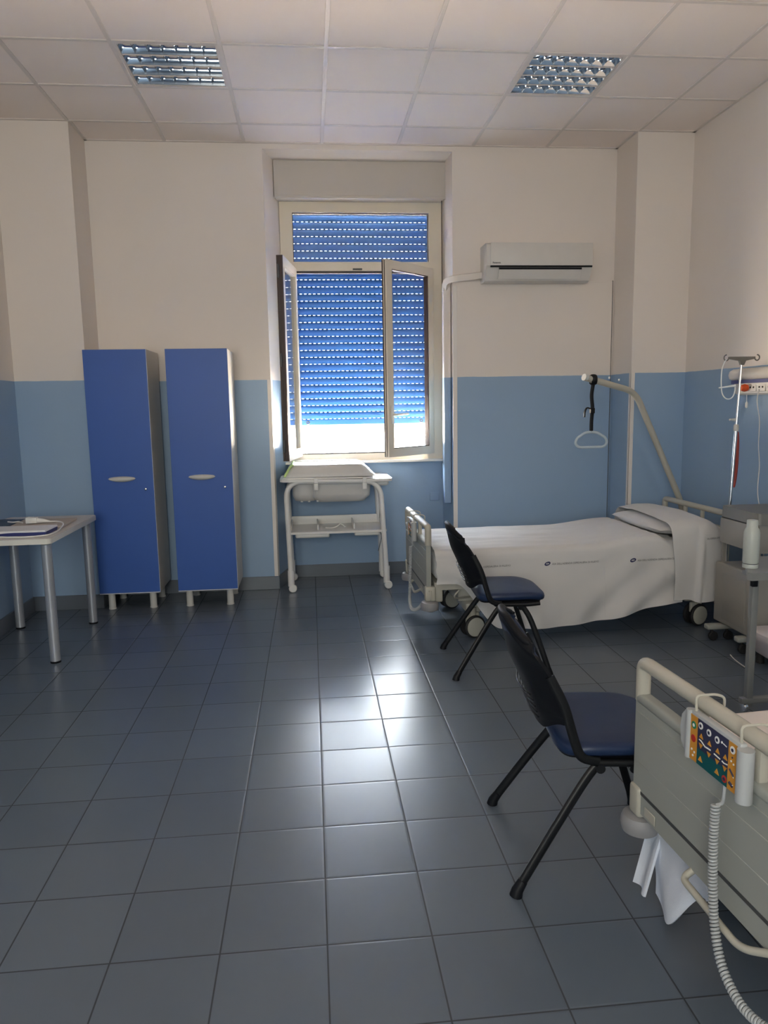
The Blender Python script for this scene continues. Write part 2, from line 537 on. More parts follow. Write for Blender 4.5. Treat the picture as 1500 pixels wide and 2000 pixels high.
struct(MB().box((XL - .15, YB - .15, 0), (XL, 6.95, ZC + .25)).build('wall_left', M_WALL, ang=0), 'left wall, blue below and white above', 'wall')
struct(MB().box((XR, YB - .15, 0), (XR + .15, 6.95, ZC + .25)).build('wall_right', M_WALL, ang=0), 'right wall, blue below and white above', 'wall')
w = MB()
w.prism([(XPL, YR), (-.31, YR), (-.205, YN), (-.172, YN), (-.172, 6.95), (XPL, 6.95)], 0, ZC + .25)
w.prism([(XPR, YR), (XPR, 6.95), (1.15, 6.95), (1.15, YN), (1.172, YN), (1.188, YR)], 0, ZC + .25)
w.box((-.172, YN, 0), (1.15, 6.95, 1.03))
w.prism([(-.31, YR), (1.188, YR), (1.17, 6.95), (-.205, 6.95)], 3.505, ZC + .25)
w.box((-.172, 6.80, 3.19), (1.15, 6.95, 3.51))
struct(w.build('wall_far', M_WALL, ang=0), 'far wall with the window niche, blue below and white above', 'wall')
struct(MB().box((XL - .01, YP, 0), (XPL, 6.95, ZC + .25)).build('wall_pillar_left', M_WALL, ang=0), 'blue and white pillar in the left far corner, behind the desk', 'pillar')
struct(MB().box((XPR, YP, 0), (XR + .01, 6.95, ZC + .25)).build('wall_pillar_right', M_WALL, ang=0), 'blue and white pillar in the right far corner, behind the bed head', 'pillar')
# rear wall behind the viewer, with two made-up windows added for fill light
RW = [(-1.75, .9, -.05, 3.0), (1.35, 1.7, 2.05, 2.95)]
struct(MB().frame((XL - .15, 0, XR + .15, ZC + .25), RW, YB - .26, YB, 'xz').build('wall_rear', M_WALL, ang=0), 'rear wall behind the viewer', 'wall')
for n_, h in enumerate(RW):
    wr = thing('window_%d' % (n_ + 2), 'rear window behind the viewer', 'window', ((h[0] + h[2]) / 2, YB - .1, h[1])); struct(wr)
    f = MB()
    cx = (h[0] + h[2]) / 2
    f.frame((h[0], h[1], h[2], h[3]), [(h[0] + .06, h[1] + .06, cx - .04, h[3] - .06), (cx + .04, h[1] + .06, h[2] - .06, h[3] - .06)], YB - .11, YB - .05, 'xz')
    f.build('window_frame', M_CREAM, wr, world=True, ang=0)
    MB().box((h[0] - .1, YB - .30, h[1] - .1), (h[2] + .1, YB - .26, h[3] + .1)).build('window_blind', M_PAPER, wr, world=True, ang=0)  # unseen slab added behind the lamp to keep sky light out
    MB().box((h[0] + .05, YB - .085, h[1] + .05), (h[2] - .05, YB - .079, h[3] - .05)).build('window_pane', M_GLASS, wr, world=True, ang=0)

# skirting
BH = .112
b = MB(); b.box((XL, YB, 0), (XL + .012, YP, BH), .002, 1); struct(b.build('baseboard_left', M_BASE, ang=0))
b = MB(); b.box((XR - .012, YB, 0), (XR, YP, BH), .002, 1); struct(b.build('baseboard_right', M_BASE, ang=0))
b = MB()
b.box((XL + .012, YP - .012, 0), (XPL + .012, YP, BH), .002, 1)
b.box((XPL, YP, 0), (XPL + .012, YR, BH), .002, 1)
b.box((XPL, YR - .012, 0), (-.302, YR, BH), .002, 1)
b.prism([(-.302, YR - .012), (-.298, YR - .012), (-.193, YN - .012), (-.193, YN), (-.205, YN), (-.312, YR)], 0, BH)
b.box((-.2, YN - .012, 0), (1.172, YN, BH), .002, 1)
b.prism([(1.178, YR - .012), (1.19, YR), (1.172, YN), (1.160, YN)], 0, BH)
b.box((1.18, YR - .012, 0), (XPR, YR, BH), .002, 1)
b.box((XPR - .012, YP - .012, 0), (XPR, YR, BH), .002, 1)
b.box((XPR, YP - .012, 0), (XR - .012, YP, BH), .002, 1)
struct(b.build('baseboard_far', M_BASE, ang=0))
# corner guards
t = MB(); t.box((-.338, YR - .004, BH), (-.308, YR, LINE_Z), .001, 1); t.prism([(-.308, YR - .004), (-.308, YR), (-.300, YR + .03), (-.297, YR + .03)], BH, LINE_Z)
struct(t.build('trim_1', M_GUARD, ang=0), 'white corner strip on the left edge of the window niche', 'corner strip')
t = MB(); t.box((1.186, YR - .016, BH), (1.222, YR - .0105, 2.47), .001, 1); struct(t.build('trim_2', M_GUARD, ang=0), 'white corner strip on the right edge of the window niche', 'corner strip')
t = MB(); t.box((XPR - .004, YP - .004, BH), (XPR + .03, YP, LINE_Z), .001, 1); t.box((XPR - .004, YP - .004, BH), (XPR, YP + .03, LINE_Z), .001, 1)
struct(t.build('trim_3', M_GUARD, ang=0), 'white corner strip on the edge of the right pillar', 'corner strip')
t = MB(); t.box((1.188, YR - .0105, BH), (2.534, YR + .002, 2.505), .002, 1)
struct(t.build('trim_4', M_WALL, ang=0), 'flush wall panel below the air conditioner, blue and white', 'wall panel')
t = MB(); t.box((2.5345, YR - .004, BH), (2.5415, YR + .001, 2.51)); struct(t.build('trim_5', M_DARKST, ang=0), 'dark vertical joint beside the wall panel', 'joint')

# ------------------------------------------------------------------ window
YF = 6.555          # inner face of the window frame
W = thing('window_1', 'tall cream framed window with two sashes standing open inward', 'window', (.48, YF, 1.04)); struct(W)
f = MB()
f.frame((-.205, 1.035, 1.172, 3.215), [(-.100, 2.728, 1.056, 3.128), (-.105, 1.10, 1.065, 2.655)], YF, YF + .018, 'xz')
f.box((-.10, YF - .008, 3.128), (1.056, YF, 3.14)).box((-.10, YF - .008, 2.716), (1.056, YF, 2.728))
f.box((-.112, YF - .008, 2.716), (-.10, YF, 3.14)).box((1.056, YF - .008, 2.716), (1.068, YF, 3.14))
f.build('window_frame', M_CREAM, W, world=True, ang=0)
MB().frame((-.204, 1.036, 1.171, 3.214), [(-.095, 2.733, 1.051, 3.123), (-.105, 1.10, 1.065, 2.655)], YF + .018, YF + .055, 'xz').build('frame_outer', M_BROWN, W, world=True, ang=0)
MB().frame((-.105, 1.10, 1.065, 2.655), [(-.095, 1.11, 1.055, 2.637)], YF + .004, YF + .05, 'xz').build('rebate_gasket', M_GASKET, W, world=True, ang=0)
MB().box((-.095, YF + .022, 2.733), (1.051, YF + .028, 3.123)).build('transom_pane', M_GLASS, W, world=True, ang=0)
s = MB(); s.box((-.235, YF - .055, 1.018), (1.185, YF + .01, 1.04), .004, 2); s.build('window_sill', M_SILL, W, world=True, ang=0)
s = MB()
for z in (2.58, 1.22):   # frame side hinge pins
    s.cyl((1.085, YF - .012, z - .05), (1.085, YF - .012, z + .05), .008, n=12); s.box((1.078, YF - .006, z - .04), (1.13, YF, z + .04))
s.build('hinge', M_CREAM, W, world=True)
MB().box((.40, YF - .012, 2.66), (.48, YF, 2.675), .002, 1).build('latch_keeper', M_DARKST, W, world=True)

def sash(hx, hy, ang, side, handle):
    """sash of width .6, hinged at hx,hy; local x runs from hinge to free stile, local -y is the room face when closed"""
    d = 1 if side == 'L' else -1
    z0, z1, wd = 1.088, 2.672, .612
    M = Matrix.Translation(V((hx, hy, 0))) @ Matrix.Rotation(ang, 4, 'Z')
    def X(a): return a * d
    def rect(a0, b0, a1, b1): return (min(X(a0), X(a1)), b0, max(X(a0), X(a1)), b1)
    f = MB()
    f.frame(rect(0, z0, wd, z1), [rect(.068, z0 + .07, wd - .068, z1 - .07)], -.030, .020, 'xz')
    f.xform(M)
    so = f.build('sash', M_CREAM, W, world=True, ang=0)
    Wi = W.matrix_basis.inverted()
    def sub(mb, name, mat, ang=38):
        mb.xform(M); mb.xform(Wi)
        return mb.build(name, mat, so, ang=ang)
    e = MB()
    e.box((X(wd) if d > 0 else X(wd) - .012, -.027, z0 + .004), (X(wd) + .012 if d > 0 else X(wd), -.006, z1 - .004))
    e.box((X(wd) if d > 0 else X(wd) - .018, .004, z0 + .004), (X(wd) + .018 if d > 0 else X(wd), .017, z1 - .004))
    if d < 0:
        e.bm.clear(); e.box((X(wd) - .003, -.012, z0 + .004), (X(wd), -.007, z1 - .004)); e.box((X(wd) - .004, .008, z0 + .004), (X(wd), .016, z1 - .004))
    else:
        e.bm.clear(); e.box((X(wd), -.030, z0 + .002), (X(wd) + .004, .020, z1 - .002)); e.box((X(wd), .002, z0 + .004), (X(wd) + .014, .017, z1 - .004)); e.box((X(wd), -.026, z0 + .004), (X(wd) + .010, -.014, z1 - .004))
    sub(e, 'sash_edge_seal', M_BROWN, 0)
    gk = MB(); gk.frame(rect(.062, z0 + .064, wd - .062, z1 - .064), [rect(.074, z0 + .076, wd - .074, z1 - .076)], -.026, .016, 'xz'); sub(gk, 'glazing_gasket', M_BROWN if d < 0 else M_CREAM, 0)
    p = MB(); r = rect(.06, z0 + .06, wd - .06, z1 - .06); p.box((r[0], -.008, r[1]), (r[2], -.002, r[3])); sub(p, 'sash_pane', M_GLASS, 0)
    if handle:
        hz = 1.44
        h = MB(); h.box((X(wd - .045) - .015, -.040, hz - .075), (X(wd - .045) + .015, -.030, hz + .075), .004, 2)
        h.cyl((X(wd - .045), -.04, hz), (X(wd - .045), -.075, hz), .010, n=12)
        h.tube(round_path([(X(wd - .045), -.07, hz), (X(wd - .055), -.085, hz), (X(wd - .185), -.085, hz + .006)], .02), .010, n=12, flat=(.75, 1.1))
        sub(h, 'sash_handle', M_WHITE)
    else:
        h = MB()
        for z in (z1 - .12, (z0 + z1) / 2, z0 + .12): h.box((X(wd) + .002, -.024, z - .05), (X(wd) + .02, -.008, z + .05), .003, 1)
        sub(h, 'locking_point', M_DARKST)
    return so
sash(-.096, YF + .004, math.radians(-99), 'L', False)
sash(1.068, YF - .004, math.radians(43), 'R', True)

# roller shutter outside the glass
S = thing('roller_shutter', 'blue slatted roller shutter let down over most of the window, with rows of light slits', 'roller shutter', (.48, 6.72, 1.35))
sm = MB()
PITCH, YS = .0602, 6.72
zb = 1.352
prof = [(.000, .000), (.0030, .005), (.0055, .015), (.0065, .026), (.0055, .037), (.0030, .046), (.0005, .0500)]
zs = []
z = zb + .055
sm.box((-.168, YS - .006, zb), (1.146, YS + .006, zb + .0475), .003, 1)
while z < 3.19:
    zs.append(z)
    A = sm.ring([(-.168, YS - dy, z + dz) for dy, dz in prof] + [(-.168, YS + .006 - dy * .3, z + max(dz, .004)) for dy, dz in prof[::-1][:-1]])
    B = sm.ring([(1.146, YS - dy, z + dz) for dy, dz in prof] + [(1.146, YS + .006 - dy * .3, z + max(dz, .004)) for dy, dz in prof[::-1][:-1]])
    sm.bridge(A, B); sm.cap(A[::-1]); sm.cap(B)
    z += PITCH
# bridges between the slats leave the row of slits
for z in [zb + .055] + zs[1:]:
    x = -.168 + random.uniform(0, .02)
    while x < 1.146:
        sm.box((x, YS - .001, z - .0150), (min(x + .0200, 1.146), YS + .002, z + .004))
        x += .0392
    sm.box((-.168, YS - .001, z - .0150), (1.146, YS + .004, z - .0034))
sm.build('slat_curtain', M_SHUT, S, world=True, ang=30)
for x in (-.02, 1.0):
    MB().tube([(x + .012 * math.cos(a), YS - .010, zb + .022 + .012 * math.sin(a)) for a in [2 * PI * k / 16 for k in range(16)]], .004, n=8, closed=True).build('stopper_ring', M_DARKST, S, world=True)
for x0, x1 in ((-.172, -.165), (1.143, 1.15)):
    MB().box((x0, YS - .02, 1.046), (x1, YS + .02, 3.2)).build('guide_rail', M_CREAM, S, world=True, ang=0)
sb = MB(); sb.prism([(-.236, 6.425), (1.178, 6.425), (1.169, 6.57), (-.210, 6.57)], 3.216, 3.503); sb.box((-.168, 6.57, 3.30), (1.146, 6.795, 3.503))
sbx = sb.build('roller_shutter_box', M_SBOX, ang=40); tag(sbx, 'beige box of the roller shutter above the window', 'shutter box')
MB().box((-.236, 6.412, 3.208), (1.179, 6.43, 3.232), .004, 2).build('box_lip', M_SBOX, sbx)
# outside sill
struct(MB().box((-.172, 6.60, 1.0), (1.15, 7.02, 1.045), .004, 1).build('window_ledge_outer', M_SILL, ang=0), 'pale stone sill outside the window', 'sill')
# strap of the shutter
SP = thing('shutter_strap', 'dark winding strap of the shutter at the right of the window', 'strap', (1.166, 6.50, .9))
MB().box((1.158, 6.490, .93), (1.163, 6.508, 3.22)).build('strap_band', M_BROWN, SP, world=True, ang=0)
MB().box((1.150, 6.475, .86), (1.172, 6.525, 1.0), .005, 2).build('strap_winder', M_WALL, SP, world=True)

# ------------------------------------------------------------------ ceiling lights
def ceiling_light(x0, y0, label):
    cx, cy = x0 + .3, y0 + .3
    T = thing('ceiling_light', label, 'ceiling light', (cx, cy, ZC), 0, 'recessed ceiling lights')
    f = MB(); f.frame((-.293, -.293, .293, .293), [(-.272, -.272, .272, .272)], -.004, .012, 'xy'); f.build('light_frame', M_GRID, T, ang=0)
    h = MB(); h.box((-.284, -.284, .092), (.284, .284, .10))
    for s_ in (-1, 1):
        h.box((s_ * .284 - .003, -.284, .0), (s_ * .284 + .003, .284, .095)); h.box((-.284, s_ * .284 - .003, .0), (.284, s_ * .284 + .003, .095))
    h.build('housing', M_MIRROR, T, ang=0)
    L = MB()
    n = 8
    rows = [-.204 + .136 * k for k in range(4)]
    def half(t):   # trough half width at height t*.062
        return .041 + .020 * (1 - t) ** 1.8
    ROWS = []
    for cyr in rows:
        for s_ in (-1, 1):
            pr = [(cyr + s_ * half(k / n), .062 * k / n) for k in range(n + 1)]
            a = L.ring([(-.272, p[0], p[1]) for p in pr]); b2 = L.ring([(.272, p[0], p[1]) for p in pr])
            L.bridge(a, b2, closed=False)
    for k in range(5):
        yc = -.272 + .136 * k
        hw = .0075
        L.box((-.272, yc - hw if k else yc, -.001), (.272, yc + hw if k < 4 else yc, .001))
    for cyr in rows:
        for k in range(8):
            xc = -.272 + .544 * k / 7
            m_ = 6
            for s_ in (-1, 1):
                ringA, ringB = [], []
                for q in range(m_ + 1):
                    t = q / m_
                    xx = xc + s_ * (.0015 + .0135 * t ** 1.7)
                    zz = .046 * t
                    hw = half(zz / .062)
                    ringA.append((xx, cyr - hw, zz)); ringB.append((xx, cyr + hw, zz))
                a = L.ring(ringA); b2 = L.ring(ringB)
                L.bridge(a, b2, closed=False)
    L.build('louvre', M_MIRROR, T, ang=30, recalc=False)
    for cyr in rows:
        MB().cyl((-.27, cyr, .076), (.27, cyr, .076), .011, n=14).build('lamp_tube', M_WHITE, T)
    return T
ceiling_light(TX0 - 1.2, TY0, 'left square recessed ceiling light with a mirrored louvre, switched off')
ceiling_light(TX0 + 1.2, TY0, 'right square recessed ceiling light with a mirrored louvre, above the far bed')

# ------------------------------------------------------------------ lockers
def locker(label):
    T = thing('locker', label, 'locker', (0, 0, 0), 0, 'tall blue lockers')
    wd, dp, z0, z1 = .452, .43, .13, 1.955
    b = MB(); b.box((0, .02, z0), (wd, dp, z1), .002, 1); b.build('cabinet_body', M_LOCKGREY, T, ang=0)
    d = MB(); d.box((0, 0, z0 + .003), (wd, .018, z1), .0015, 1); do = d.build('door', M_LOCKBLUE, T, ang=0)
    e = MB(); e.box((0, -.001, z0 - .004), (wd, .0185, z0 + .003)); e.box((wd - .002, -.0008, z0), (wd + .0006, .0185, z1)); e.build('edge_band', M_EDGE, do, ang=0)
    h = MB()   # lens shaped pull
    def hf(u, v):
        a = (u - .5) * 2
        x = .222 + a * .098
        hh = .0165 * (1 - a * a) ** .7 + .0008
        b_ = (v - .5) * 2
        return (x, -.004 - .014 * (1 - a * a) ** .5 * (1 - b_ * b_) ** .5, 1.008 + b_ * hh + .004 * (1 - a * a) * -1)
    h.surf(hf, 20, 8, thick=.004); h.build('door_handle', M_PLGREY, do)
    l = MB(); l.lathe([(.009, 0), (.009, -.006), (.006, -.008)], (.39, 0, .925), 'y', 16); l.build('door_lock', M_CHROME, do)
    for x in (.075, .385):
        for y in (.05, .38):
            lg = MB(); lg.lathe([(.026, z0 - .004), (.026, .010), (.029, .008), (.029, 0)], (x, y, 0), 'z', 22); lg.build('leg', M_PLGREY, T)
    return T
lk = locker('tall blue locker beside the desk, left one of the pair')
lk.location = (-1.636, 5.700, 0)
dup(lk, (-1.049, 5.700, 0), 0, 'tall blue locker nearer the window, right one of the pair')

# ------------------------------------------------------------------ desk and what lies on it
D = thing('desk', 'small beige desk with silver tube legs in the left corner', 'desk', (-1.845, 4.96, 0))
DZ = .778
d = MB(); d.prism(rrect(-2.14, 4.47, -1.545, 5.44, .03), DZ - .004, DZ, 'xy'); d.build('desktop', M_DESK, D, world=True, ang=30)
d = MB(); d.prism(rrect(-2.142, 4.468, -1.543, 5.442, .031), DZ - .034, DZ - .004, 'xy'); d.build('desktop_edge', M_DESKEDGE, D, world=True, ang=30)
for x, y in ((-1.592, 4.54), (-1.60, 5.37), (-2.085, 5.32), (-2.085, 4.54)):
    l = MB(); l.lathe([(.030, DZ - .034), (.030, .012)], (x, y, 0), 'z', 26); lo_ = l.build('leg', M_LEGALU, D, world=True)
    l = MB(); l.lathe([(.026, .012), (.026, .007), (.031, .007), (.031, 0)], (x, y, 0), 'z', 26); l.xform(D.matrix_basis.inverted()); l.build('foot_pad', M_BLACK, lo_)
    l = MB(); l.lathe([(.036, DZ - .034), (.036, DZ - .040), (.030, DZ - .046)], (x, y, 0), 'z', 26); l.xform(D.matrix_basis.inverted()); l.build('leg_collar', M_LEGALU, lo_)

# white and navy tray shaped box
B = thing('box', 'white box with a wavy navy base lying near the desk front edge', 'box', (-1.80, 4.66, DZ))
def boxtop(c):
    return c
b = MB()
n = 16
x0, x1 = -2.10, -1.605
def wav(x): return .004 + .019 * sstep(-2.02, -1.78, x) + .002 * math.sin((x - x0) * 12)
fr = [(lerp(x0, x1, i / n), DZ + wav(lerp(x0, x1, i / n))) for i in range(n + 1)]
top = [(x1 - .004, DZ + .032), (x0, DZ + .032)]
b.prism(fr + top, 4.585, 4.80, 'xz'); b.build('box_lid', M_PAPER, B, world=True, ang=20)
b = MB(); b.prism([(x0, DZ), (x1 - .002, DZ)] + [(p[0] - .001, p[1] - .0005) for p in fr[::-1]], 4.592, 4.80, 'xz'); b.build('box_base', M_NAVY, B, world=True, ang=20)
# papers on the right
def sheet_of(x0, y0, x1, y1, z, rot, name, label, mat, th=.003, seed=0, cat='paper'):
    cx, cy = (x0 + x1) / 2, (y0 + y1) / 2
    T = thing(name, label, cat, (cx, cy, z), rot)
    m_ = MB()
    m_.surf(lambda u, v: ((u - .5) * (x1 - x0), (v - .5) * (y1 - y0), .0015 + .006 * (noise.noise(V((u * 2.2 + seed, v * 2.2, 0))) + .5)), 14, 14, thick=th)
    m_.build('sheet', mat, T)
    return T
def leaf(x0, y0, x1, y1, z, rot, name, label, mat, seed, cat, th=.003):
    m_ = MB()
    m_.surf(lambda u, v: ((u - .5) * (x1 - x0), (v - .5) * (y1 - y0), .001 + .004 * (noise.noise(V((u * 2.2 + seed, v * 2.2, 0))) + .5)), 12, 12, thick=th)
    o = m_.build(name, mat)
    o.location = ((x0 + x1) / 2, (y0 + y1) / 2, z); o.rotation_euler = (0, 0, rot)
    return tag(o, label, cat)
leaf(-1.94, 4.84, -1.60, 5.20, DZ + .001, .05, 'wrapping_paper', 'tan wrapping paper spread over the desk behind the white box', M_TAN, 1.0, 'paper', .012)
leaf(-2.13, 4.86, -1.955, 5.22, DZ + .001, -.02, 'folder', 'dark navy folder lying against the left wall on the desk', pmat('folder_slate', (.05, .085, .14), .5), 4.0, 'folder', .012)
P = thing('sensor_probe', 'white ribbed connector with a thin white lead lying on the tan paper', 'connector', (-1.80, 5.0, DZ + .018))
p = MB(); p.box((-1.855, 4.955, DZ + .022), (-1.785, 4.995, DZ + .058), .004, 2)
for k in range(4): p.box((-1.850 + k * .010, 4.952, DZ + .0225), (-1.845 + k * .010, 4.998, DZ + .060))
p.tube([(-1.79, 4.975, DZ + .038), (-1.74, 4.975, DZ + .034), (-1.70, 4.972, DZ + .028)], [.018, .012, .004], n=12)
p.build('connector_body', M_WHITE, P, world=True)
p = MB(); p.tube(smooth_path([(-1.71, 4.972, DZ + .029), (-1.66, 4.96, DZ + .030), (-1.615, 4.92, DZ + .028), (-1.588, 4.85, DZ + .020), (-1.575, 4.70, DZ + .0055), (-1.585, 4.585, DZ + .0055), (-1.62, 4.545, DZ + .0055), (-1.70, 4.515, DZ + .0055), (-1.78, 4.525, DZ + .0055), (-1.88, 4.545, DZ + .0055), (-2.0, 4.50, DZ + .0055), (-2.12, 4.52, DZ + .0055)], 8), .0045, n=8)
p.build('lead', M_WHITE, P, world=True)
p = MB(); p.tube(smooth_path([(-2.0, 5.05, DZ + .024), (-1.955, 5.02, DZ + .024), (-1.93, 5.05, DZ + .022), (-1.89, 5.0, DZ + .021)], 8), .0045, n=8)
tag(p.build('cable_end', M_WHITE), 'short curl of white cable on the dark folder', 'cable')

# ------------------------------------------------------------------ baby changing table
T = thing('changing_table', 'white baby bath and changing table on casters below the window', 'changing table', (.2, 6.28, 0))
def arch(y, name):
    a = MB()
    pts = round_path([(-.195, y, .06), (-.215, y, .915), (.555, y, .905), (.60, y, .055)], .14, 9)
    # square the corners into arches
    a.tube(pts, .021, n=14, flat=(1.0, 1.2))
    a.lathe([(.027, .05), (.027, .18)], (-.197, y, 0), 'z', 16); a.lathe([(.027, .05), (.027, .19)], (.596, y, 0), 'z', 16)
    return a.build(name, M_WHITEM, T, world=True)
arch(6.045, 'leg_frame'); arch(6.47, 'leg_frame')
for x, y in ((-.197, 6.045), (.596, 6.045), (-.197, 6.47), (.596, 6.47)):
    c = MB(); c.lathe([(.030, -.014), (.034, -.008), (.034, .008), (.030, .014)], (x + .012, y - .016, .034), 'y', 20)
    c.box((x - .018, y - .018, .030), (x + .030, y + .018, .064), .010, 3); c.cyl((x, y, .05), (x, y, .08), .012, n=10)
    c.build('caster', M_WHITE, T, world=True)
# rim
r = MB()
def rim(c):
    x, y, z = c
    z -= .012 * sstep(.30, .64, x)
    return (x, y, z)
r.prism(rrect(-.262, 6.0, .655, 6.54, .07, 6), .915, .937, 'xy'); r.prism(rrect(-.235, 6.02, .50, 6.52, .06, 6), .937, .948, 'xy'); r.warp(rim); r.build('tub_rim', M_WHITE, T, world=True, ang=45)
def blob(x0, x1, y0, y1, z0, z1, taper, mat, name, rr=.06):
    m_ = MB()
    rings = []
    for k in range(9):
        t = k / 8
        z = lerp(z1, z0, t)
        s_ = 1 - taper * t - .16 * sstep(.72, 1, t)
        cx, cy = (x0 + x1) / 2, (y0 + y1) / 2
        hx, hy = (x1 - x0) / 2 * s_, (y1 - y0) / 2 * s_
        q = min(rr, hx * .9, hy * .9)
        rings.append(m_.ring([(p[0], p[1], z) for p in rrect(cx - hx, cy - hy, cx + hx, cy + hy, q, 6)]))
    for a, b_ in zip(rings, rings[1:]): m_.bridge(a, b_)
    m_.cap(rings[0]); m_.cap(rings[-1][::-1])
    return m_.build(name, mat, T, world=True, ang=60)
blob(-.02, .485, 6.06, 6.48, .735, .918, .06, M_PAD, 'bath_tub')
blob(-.165, .045, 6.075, 6.46, .745, .90, .02, M_PAD, 'drain_bowl', .09)
s = MB(); s.box((.49, 6.06, .862), (.63, 6.30, .912), .022, 4); s.build('soap_tray', M_PAD, T, world=True)
for x in (.03, .425):
    c = MB(); c.box((x - .016, 5.992, .90), (x + .016, 6.004, .945), .003, 1); c.box((x - .018, 6.0, .845), (x + .018, 6.03, .90), .004, 2); c.build('rim_clip', M_WHITE, T, world=True)
for x in (-.09, -.03, .04): MB().cyl((x, 6.12, .738), (x, 6.12, .75), .010, n=10).build('drain_knob', M_WHITE, T, world=True)
# shelf
s = MB()
def shelf(c):
    x, y, z = c
    z += .012 * math.cos((x - .2) * 4) - .012
    return (x, y, z)
s.prism(rrect(-.205, 6.03, .605, 6.47, .03, 4), .482, .500, 'xy')
s.box((-.15, 6.05, .445), (.13, 6.44, .484), .015, 3); s.box((.335, 6.05, .45), (.545, 6.44, .484), .015, 3)
for y0_, y1_ in ((6.455, 6.47),): s.box((-.19, y0_, .498), (.59, y1_, .572), .006, 2)
for x_ in (-.19, .03, .33, .575): s.box((x_, 6.12, .498), (x_ + .012, 6.46, .545), .004, 1)
s.build('shelf', M_WHITE, T, world=True)
s = MB(); s.tube(smooth_path([(.10, 6.20, .506), (.16, 6.17, .507), (.20, 6.18, .520), (.225, 6.2, .535), (.25, 6.2, .520), (.27, 6.18, .507)], 6), .005, n=8); s.build('shower_hose', M_WHITE, T, world=True)
s = MB(); s.tube(smooth_path([(.575, 6.46, .83), (.585, 6.44, .62), (.572, 6.45, .45), (.59, 6.40, .38), (.565, 6.45, .24)], 8), .004, n=6); s.build('drain_hose', M_OBT, T, world=True)
# changing pad on top
Pd = thing('changing_pad', 'grey and lime padded baby changing mat on top of the white bath table', 'changing mat', (.17, 6.27, .949))
def padf(u, v):
    a = 2 * PI * u
    return None
pd = MB()
rings = []
for k, (z, ix) in enumerate(((.9485, 0), (.956, -.004), (.985, .02), (1.02, .045), (1.044, .068), (1.047, .085))):
    rings.append(pd.ring([(p[0], p[1], z) for p in rrect(-.222 + ix, 6.03 + ix * .35, .515 - ix * 1.35, 6.51 - ix * .3, .05, 5)]))
for a, b_ in zip(rings, rings[1:]): pd.bridge(a, b_)
pd.cap(rings[0][::-1]); pd.cap(rings[-1])
pd.build('pad_body', M_PAD, Pd, world=True, ang=50)
pd = MB(); pd.tube(round_path([(-.222, 6.05, .955), (-.175, 6.06, 1.035), (-.155, 6.07, 1.050), (-.155, 6.45, 1.050), (-.20, 6.46, .98)], .03, 5), .010, n=10); pd.build('lime_piping', M_LIME, Pd, world=True)
pd = MB(); pd.tube(round_path([(-.155, 6.46, 1.050), (.395, 6.46, 1.050), (.50, 6.47, .97)], .04, 5), .009, n=10); pd.build('side_piping', M_WHITE, Pd, world=True)

# ------------------------------------------------------------------ air conditioner and its duct
A = thing('air_conditioner', 'white split air conditioner high on the far wall', 'air conditioner', (1.85, YR, 2.62))
a = MB()
pf = [(6.17, 2.482), (6.17, 2.768), (5.985, 2.768), (5.957, 2.755), (5.950, 2.74), (5.950, 2.592), (5.958, 2.586), (5.975, 2.55), (6.02, 2.486), (6.05, 2.478)]
a.prism(pf, 1.418, 2.278, 'yz'); a.build('ac_body', M_UNIT, A, world=True, ang=30)
a = MB(); a.box((1.449, 5.944, 2.592), (2.278, 5.953, 2.766), .006, 2); fp = a.build('front_panel', M_UNIT, A, world=True)
a = MB(); a.box((1.449, 5.947, 2.580), (2.276, 5.958, 2.592)); a.build('intake_slot', M_BLACK, A, world=True, ang=0)
a = MB(); a.prism([(5.949, 2.572), (5.956, 2.574), (5.995, 2.497), (5.988, 2.494)], 1.52, 2.19, 'yz'); a.build('air_flap', M_UNIT, A, world=True, ang=0)
a = MB(); a.prism([(5.946, 2.576), (5.962, 2.578), (5.966, 2.566), (5.950, 2.562)], 1.52, 2.19, 'yz'); a.build('outlet_slot', M_BLACK, A, world=True, ang=0)
text_mesh('Panasonic', .0165, lambda c: (c.x * 1.0 + 1.465 - 1.85, 5.9425 - YR, c.y + 2.607 - 2.62), 'maker_mark', M_INK, A, bold=.0006)
Dk = thing('pipe_duct', 'boxed pipe cover from the air conditioner down the niche edge, painted like the wall', 'pipe duct', (1.15, 6.2, 1.6))
d = MB()
d.box((1.122, 6.215, .68), (1.180, 6.30, 2.47), .006, 2)
d.tube(round_path([(1.148, 6.255, 2.44), (1.140, 6.192, 2.515), (1.195, 6.118, 2.522), (1.416, 6.126, 2.548)], .05, 6), .034, n=4, up=(0, 0, 1))
d.build('duct_cover', M_WALL, Dk, world=True, ang=30)
# covered socket low in the niche
tag(MB().box((1.05, YN - .009, .66), (1.135, YN, .735), .003, 1).build('blanking_plate', M_WALL), 'blue painted blanking plate low on the wall under the window', 'wall plate')

